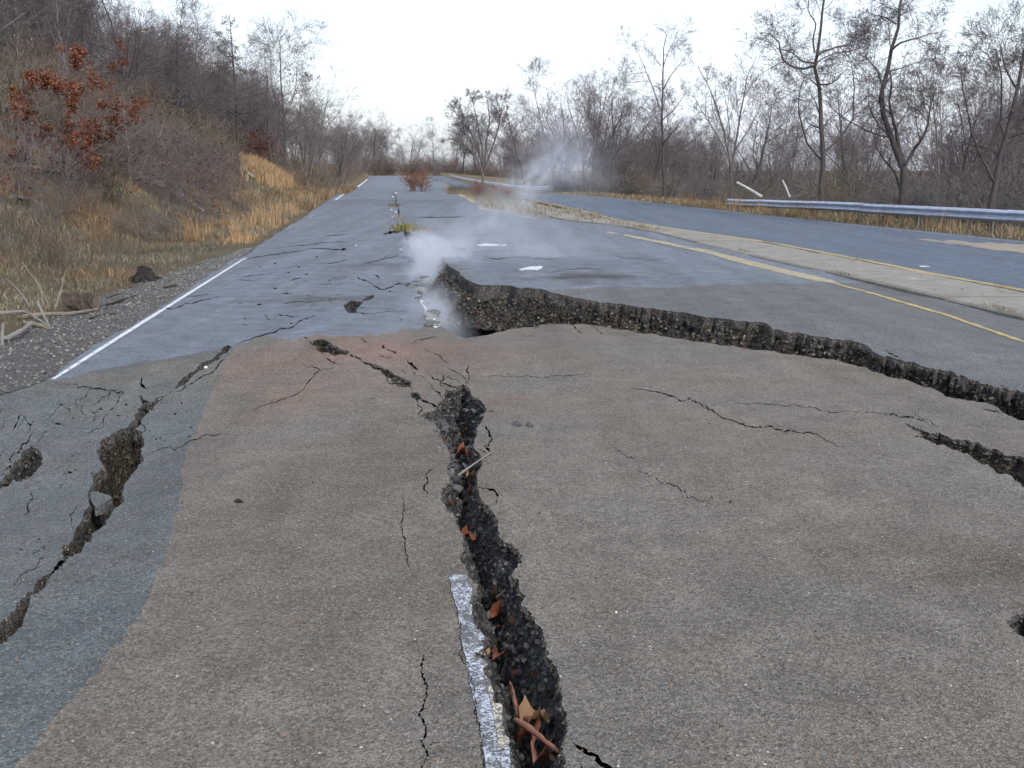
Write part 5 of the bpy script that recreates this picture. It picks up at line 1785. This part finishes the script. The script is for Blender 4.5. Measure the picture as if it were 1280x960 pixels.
log('stick', [gp(120, 388, .02), gp(145, 381, .03), gp(170, 372, .02)], .02, .014, M_char, 'long dark stick on the gravel right of the log', 'stick', None, 0, 10)
log('stick', [gp(133, 376, .02), gp(146, 372, .03), gp(156, 369, .02)], .018, .012, M_char, 'short dark stick at the grass edge behind the log', 'stick', None, 0, 11)
log('stick', [gp(113, 400, .015), gp(130, 396, .02), gp(145, 394, .015)], .012, .01, M_char, 'thin dark stick on the gravel below the log', 'stick', None, 0, 12)
log('stick', [gp(206, 363, .02), gp(214, 361, .03), gp(223, 360, .02)], .024, .02, M_char, 'dark wood piece on the gravel near the road edge', 'stick', None, 0, 13)
# charred stump: lumpy body with roots
x, y, z = G(180, 352)
st = bpy.data.objects.new('stump', None); COL.objects.link(st); st.location = (x, y, z); st.scale = (.8, .8, .7)
tag(st, 'small blackened stump with roots at the gravel edge', 'stump')
g = np.random.default_rng(77)
ring = np.arange(12) * math.pi / 6
V = []
for k, (rad, h) in enumerate(((.26, -.05), (.22, .06), (.17, .15), (.15, .24), (.13, .31), (.05, .33))):
    for a in ring:
        V.append((math.cos(a) * rad * (1 + .25 * math.sin(3 * a) + g.normal(0, .08)), math.sin(a) * rad * (1 + .2 * math.cos(2 * a) + g.normal(0, .08)), h + g.normal(0, .02)))
F = [[k * 12 + i, k * 12 + (i + 1) % 12, (k + 1) * 12 + (i + 1) % 12, (k + 1) * 12 + i] for k in range(5) for i in range(12)]
sb = link('stump_body', mk_mesh('stump_body', np.array(V), np.array(F), [M_char]), st)
for k in range(6):
    a = k * 1.05 + .3
    p = np.array([[math.cos(a) * .12, math.sin(a) * .12, .12], [math.cos(a) * .26, math.sin(a) * .26, .07], [math.cos(a + .2) * .40, math.sin(a + .2) * .40, 0.01]])
    V, Q = tubes(p[None], np.array([[.06, .045, .02]]), 6)
    link('root', mk_mesh('root', V, Q, [M_char]), sb)
# fallen trunks on the bank
log('fallen_trunk', [gp(172, 226, .15), gp(200, 238, .2), gp(230, 255, .2), gp(256, 270, .1)], .12, .08, M_logm, 'fallen grey-brown trunk lying down the eroded bank', 'trunk', M_end, 2, 21)
log('fallen_trunk', [gp(285, 203, .2), gp(300, 213, .2), gp(318, 226, .15)], .16, .10, M_barkp, 'fallen pale trunk beside the orange grass patch', 'trunk', M_end, 1, 22)
log('fallen_trunk', [gp(15, 254, .12), gp(40, 258, .14), gp(70, 272, .1)], .05, .03, M_logg, 'thin pale fallen trunk in the grass on the left slope', 'trunk', None, 0, 23)
log('fallen_trunk', [gp(18, 215, .15), gp(55, 222, .2), gp(98, 230, .15)], .06, .04, M_logm, 'thin dull trunk lying across the slope below the oak', 'trunk', None, 1, 24)
# pale rock on the eroded bank
# bare leaning stems behind the log
for k, (p0, p1) in enumerate((((38, 384), (8, 348)), ((62, 384), (28, 328)), ((70, 384), (80, 345)), ((55, 385), (45, 350)))):
    a = gp(*p0); top = at_depth(p1[0], p1[1], a[1] + .3)
    log('dead_stem', [a, a * .5 + top * .5 + [.02, 0, .02], top], .014, .005, M_logg if k == 0 else M_logm, ['palest of the bare stems leaning over the log', 'longest bare stem leaning left behind the log', 'short bare stem leaning right behind the log', 'thin bare stem in the middle of those behind the log'][k], 'stem', None, 0, 40 + k, 5, 6)
# bleached broken branches behind the guardrail
d = 47
for k, (p0, p1, r) in enumerate((((952, 246), (921, 228), .07), ((987, 246), (978, 225), .045))):
    a, b = at_depth(*p0, d), at_depth(*p1, d)
    log('bleached_branch', [a, a * .5 + b * .5 + [0, 0, .03], b], r, r * .7, simple('bleached_wood', (.50, .49, .47), (.62, .61, .59), 9), ['bleached white branch slanting over the end of the right guardrail', 'short bleached stick standing behind the right guardrail'][k], 'branch', None, 1, 50 + k, 7, 8)
    a2 = at_depth(945, 240, d); b2_ = at_depth(930, 237, d)
# twig across the middle crack
x, y, z = ground_pts(np.array([[573, 594], [595, 582], [616, 568]]))
log('twig', np.stack([x, y, z + np.array([.0, .02, .02])], 1), .006, .004, M_logg, 'thin pale twig lying across the middle crack', 'twig', None, 0, 60, 5, 6)

# ------------------------------------------------------------------ leaves in the middle crack
def leaf_mat(name, a, b):
    t = NT(name)
    n = t.noise(30, 5, .6)
    t.color(t.mix(t.rng(n, .3, .7), a, b))
    t.b.inputs['Roughness'].default_value = .6
    t.bump(t.noise(120, 3), .3, .003)
    return t.m


M_lf1 = leaf_mat('red_brown_leaf', (.15, .065, .042), (.22, .105, .07))
M_lf2 = leaf_mat('tan_leaf', (.17, .10, .06), (.23, .14, .08))
M_lf3 = leaf_mat('orange_leaf', (.12, .038, .024), (.17, .060, .034))


def rolled(name, A, B, rad, mat, label):
    """dead leaf curled into an open roll"""
    A, B = np.array(A), np.array(B)
    ax = unit(B - A); u = unit(np.cross(ax, [0, 0, 1.])); v = np.cross(u, ax); L = np.linalg.norm(B - A)
    V, n1, n2 = [], 16, 14
    for i in range(n1):
        f = i / (n1 - 1); r = rad * (math.sin(math.pi * min(1, .12 + f * .86)) ** .5) * (1 + .1 * math.sin(f * 9))
        for j in range(n2):
            th = -1.9 + (3.6 + .5 * math.sin(7 * f) + .3 * math.sin(23 * f)) * j / (n2 - 1); rs = r * (1 - .45 * j / (n2 - 1))
            V.append(ax * L * f + u * rs * math.cos(th) + v * rs * math.sin(th) + v * .01 * math.sin(f * 3.1))
    F = [[i * n2 + j, i * n2 + j + 1, (i + 1) * n2 + j + 1, (i + 1) * n2 + j] for i in range(n1 - 1) for j in range(n2 - 1)]
    o = link(name, mk_mesh(name, np.array(V), np.array(F), [mat], None, True), label=label, cat='leaf')
    o.location = A; return o


def lobed(name, c, size, rz, tilt, mat, label, curl=1.6, group=None):
    """flat lobed oak leaf, cupped, with a midrib"""
    out = []
    for i in range(9):
        t = i / 8
        w = .12 + .26 * math.sin(math.pi * (.15 + .8 * t)) * (1 if i % 2 else .72)
        if i == 0: w = .03
        if i == 8: w = .04
        out.append((t, w))
    V, F = [], []
    for t, w in out:
        for s in (-1, -.5, 0, .5, 1):
            V.append((t - .5, s * w * .85, curl * (abs(s) ** 1.6) * w * (.7 + .5 * math.sin(7 * t)) + .30 * math.sin(t * 3.2 + .5) + .05 * math.sin(13 * t + 3 * s) - .02 * (s == 0)))
    for i in range(8):
        for j in range(4):
            a = i * 5 + j; F.append([a, a + 1, a + 6, a + 5])
    V = np.array(V) * size
    o = link(name, mk_mesh(name, V, np.array(F), [mat], None, True), label=label, cat='leaf', group=group)
    o.location = c; o.rotation_euler = (tilt[0], tilt[1], rz); return o


def in_crack(px, py, dz):
    x, y, z = ground_pts(np.array([[px, py]])); z = z[0] - dz
    x, y = unp(px, py, z)
    return np.array([float(x), float(y), z])


rolled('rolled_leaf', in_crack(644, 899, .05), in_crack(700, 941, .05), .017, M_lf1, 'large red-brown leaf rolled up at the near end of the middle crack')
rolled('rolled_leaf', in_crack(646, 895, .09), in_crack(637, 852, .08), .012, M_lf1, 'narrow curled leaf tip pointing away in the middle crack')
lobed('lobed_leaf', in_crack(672, 908, .12), .13, .6, (.2, -.2), M_lf2, 'tan lobed leaf under the large rolled leaf')
lobed('lobed_leaf', in_crack(655, 928, .13), .10, 2.2, (.3, .1), M_lf3, 'orange-brown leaf left of the large rolled leaf')
lobed('lobed_leaf', in_crack(672, 956, .13), .10, 1.2, (.1, .3), M_lf1, 'dark brown leaf at the bottom edge of the picture')
lobed('lobed_leaf', in_crack(617, 750, .18), .085, 1.7, (.5, .2), M_lf2, 'tan leaf standing in the middle of the long crack')
lobed('lobed_leaf', in_crack(623, 776, .20), .12, .4, (.6, .1), M_lf3, 'broad red leaf below the tan one in the middle crack')
lobed('lobed_leaf', in_crack(619, 822, .20), .09, 1.2, (.5, .0), M_lf3, 'dark red leaf deep in the middle crack above the rolled leaf')
lobed('lobed_leaf', in_crack(585, 675, .14), .09, .3, (.5, .0), M_lf3, 'bright orange-red leaf in the upper half of the middle crack')
lobed('lobed_leaf', in_crack(586, 598, .07), .07, 1.0, (.3, .2), M_lf2, 'pale curled leaf just below the twig in the middle crack')
lobed('lobed_leaf', in_crack(580, 570, .08), .10, .2, (.4, .1), M_lf3, 'red leaf above the twig at the head of the middle crack')
lobed('lobed_leaf', in_crack(588, 618, .10), .07, 1.9, (.3, .1), M_lf1, 'brown leaf below the pale curled one in the middle crack')

# crumbled leaf bits lying among the rubble
P = samplers['main'](700, rr, .02)[:260]
P = P[np.abs(vnoise(P[:, 1] / .25, P[:, 1] * 0, 6)) > .35]
V, F, C = leaves(rr, P + [0, 0, .012], .035, [(.09, .045, .028), (.13, .065, .038), (.07, .035, .024), (.16, .09, .05)], 1, .0)
link('leaf_litter', mk_mesh('leaf_litter', V, F, [M_leaf], None, False, {'Col': C}), label='crumbled brown leaf bits among the rubble of the middle crack', cat='leaf litter', kind='stuff')

# loose stones on the road
for k, (px, py, s, colr, lab) in enumerate((
        (299, 628, .022, (.03, .03, .032), 'small black stone on the brown asphalt left of the middle crack'),
        (914, 628, .016, (.07, .065, .06), 'small dark pebble on the right part of the near asphalt'),
        (257, 460, .018, (.65, .65, .63), 'white pebble beside the thin upper end of the left crack'),
        (890, 622, .010, (.07, .065, .06), 'tiny dark pebble beside the larger one on the right'),
        (770, 766, .008, (.6, .6, .58), 'white chip on the near asphalt right of the middle crack'),
        (662, 533, .03, (.08, .08, .085), 'flat asphalt crumb right of the head of the middle crack'),
        (646, 532, .03, (.08, .08, .085), 'left of two flat asphalt crumbs near the middle crack'))):
    x, y, z = ground_pts(np.array([[px, py]]))
    V, F, C = rocks(np.zeros((1, 3)), np.array([s]), rr, np.array([colr]), .6)
    o = link('loose_stone', mk_mesh('loose_stone', V, F, [M_stone], None, False, {'Col': C}), label=lab, cat='stone')
    o.location = (x[0], y[0], z[0] + s * .3)
# a slab of asphalt hanging over the left crack
x, y, z = ground_pts(np.array([[112, 612], [120, 610], [137, 615], [140, 618], [130, 624], [118, 628], [113, 622]]))
V = np.concatenate([np.stack([x, y, z - .02], 1), np.stack([x, y, z - .08], 1)])
kk = len(x)
F = [[0, i, i + 1] for i in range(1, kk - 1)] + [[i, (i + 1) % kk, kk + i] for i in range(kk)] + [[(i + 1) % kk, kk + (i + 1) % kk, kk + i] for i in range(kk)]
link('broken_slab', mk_mesh('broken_slab', V, np.array(F), [M_grey]), road)

# ------------------------------------------------------------------ steam rising from the break
def steam():
    import bmesh
    lo, hi = np.array([-3.6, 11.2, -.9]), np.array([2.9, 30.5, 3.3])
    me = bpy.data.meshes.new('steam'); bm = bmesh.new()
    bmesh.ops.create_cube(bm, size=1); 
    for v in bm.verts:
        v.co = Vector(((lo + hi) / 2 + np.array(v.co[:]) * (hi - lo)))
    bm.to_mesh(me); bm.free()
    m = bpy.data.materials.new('steam'); m.use_nodes = True
    nt = m.node_tree; nt.nodes.clear()
    out = nt.nodes.new('ShaderNodeOutputMaterial'); pv_ = nt.nodes.new('ShaderNodeVolumePrincipled')
    nt.links.new(pv_.outputs[0], out.inputs['Volume'])
    pv_.inputs['Color'].default_value = (.88, .92, 1, 1)
    pv_.inputs['Anisotropy'].default_value = .2
    tc = nt.nodes.new('ShaderNodeTexCoord')
    wob = nt.nodes.new('ShaderNodeTexNoise'); wob.inputs['Scale'].default_value = .9; wob.inputs['Detail'].default_value = 1
    nt.links.new(tc.outputs['Object'], wob.inputs['Vector'])
    sub = nt.nodes.new('ShaderNodeVectorMath'); sub.operation = 'SUBTRACT'; sub.inputs[1].default_value = (.5, .5, .5)
    nt.links.new(wob.outputs['Color'], sub.inputs[0])
    scl_ = nt.nodes.new('ShaderNodeVectorMath'); scl_.operation = 'SCALE'; scl_.inputs['Scale'].default_value = 1.1
    nt.links.new(sub.outputs[0], scl_.inputs[0])
    add = nt.nodes.new('ShaderNodeVectorMath'); nt.links.new(tc.outputs['Object'], add.inputs[0]); nt.links.new(scl_.outputs[0], add.inputs[1])
    tot = None

    def mth(op, a, b=None):
        n = nt.nodes.new('ShaderNodeMath'); n.operation = op
        for i, q in enumerate((a, b)):
            if q is None: continue
            if isinstance(q, (int, float)): n.inputs[i].default_value = q
            else: nt.links.new(q, n.inputs[i])
        return n.outputs[0]
    for (x, y, z, rx, ry, rz, s) in STEAM:
        mp = nt.nodes.new('ShaderNodeMapping'); mp.vector_type = 'TEXTURE'
        mp.inputs['Location'].default_value = (x, y, z); mp.inputs['Scale'].default_value = (rx, ry, rz)
        nt.links.new(add.outputs[0], mp.inputs['Vector'])
        ln = nt.nodes.new('ShaderNodeVectorMath'); ln.operation = 'LENGTH'; nt.links.new(mp.outputs[0], ln.inputs[0])
        f = mth('MAXIMUM', mth('SUBTRACT', 1.0, ln.outputs['Value']), 0.0)
        f = mth('MULTIPLY', mth('MULTIPLY', f, f), s)
        tot = f if tot is None else mth('ADD', tot, f)
    det = nt.nodes.new('ShaderNodeTexNoise'); det.inputs['Scale'].default_value = 3.0; det.inputs['Detail'].default_value = 3; det.inputs['Roughness'].default_value = .6
    nt.links.new(add.outputs[0], det.inputs['Vector'])
    mr = nt.nodes.new('ShaderNodeMapRange'); mr.inputs['From Min'].default_value = .40; mr.inputs['From Max'].default_value = .62
    mr.inputs['To Min'].default_value = .05; mr.inputs['To Max'].default_value = 1.5
    nt.links.new(det.outputs['Fac'], mr.inputs['Value'])
    nt.links.new(mth('MULTIPLY', tot, mr.outputs[0]), pv_.inputs['Density'])
    me.materials.append(m)
    o = link('steam', me, label='white steam rising from the broken road and drifting right', cat='steam', kind='stuff')
    m.cycles.volume_step_rate = 0.8
    return o


STEAM = [(-1.35, 18.0, -.2, .60, 3.4, .8, 5.5), (-.95, 14.2, -.35, .5, 2.0, .65, 5.5), (-1.6, 22.0, -.1, .55, 3.2, .6, 5.0), (-2.15, 25.6, -.1, .5, 2.8, .5, 5.0),
         (-.95, 17.5, .40, .65, 1.8, .75, .9), (-.5, 18, .85, .8, 1.6, .7, .55), (.05, 18.3, 1.2, .8, 1.5, .7, .9),
         (.45, 18.5, 1.6, .8, 1.2, .8, 1.5), (1.1, 18.8, 1.75, .9, 1.3, .75, 1.0), (.6, 18.6, 2.2, .8, 1.2, .9, .6), (.2, 19, .35, 2.4, 4.2, .7, .30)]
steam()
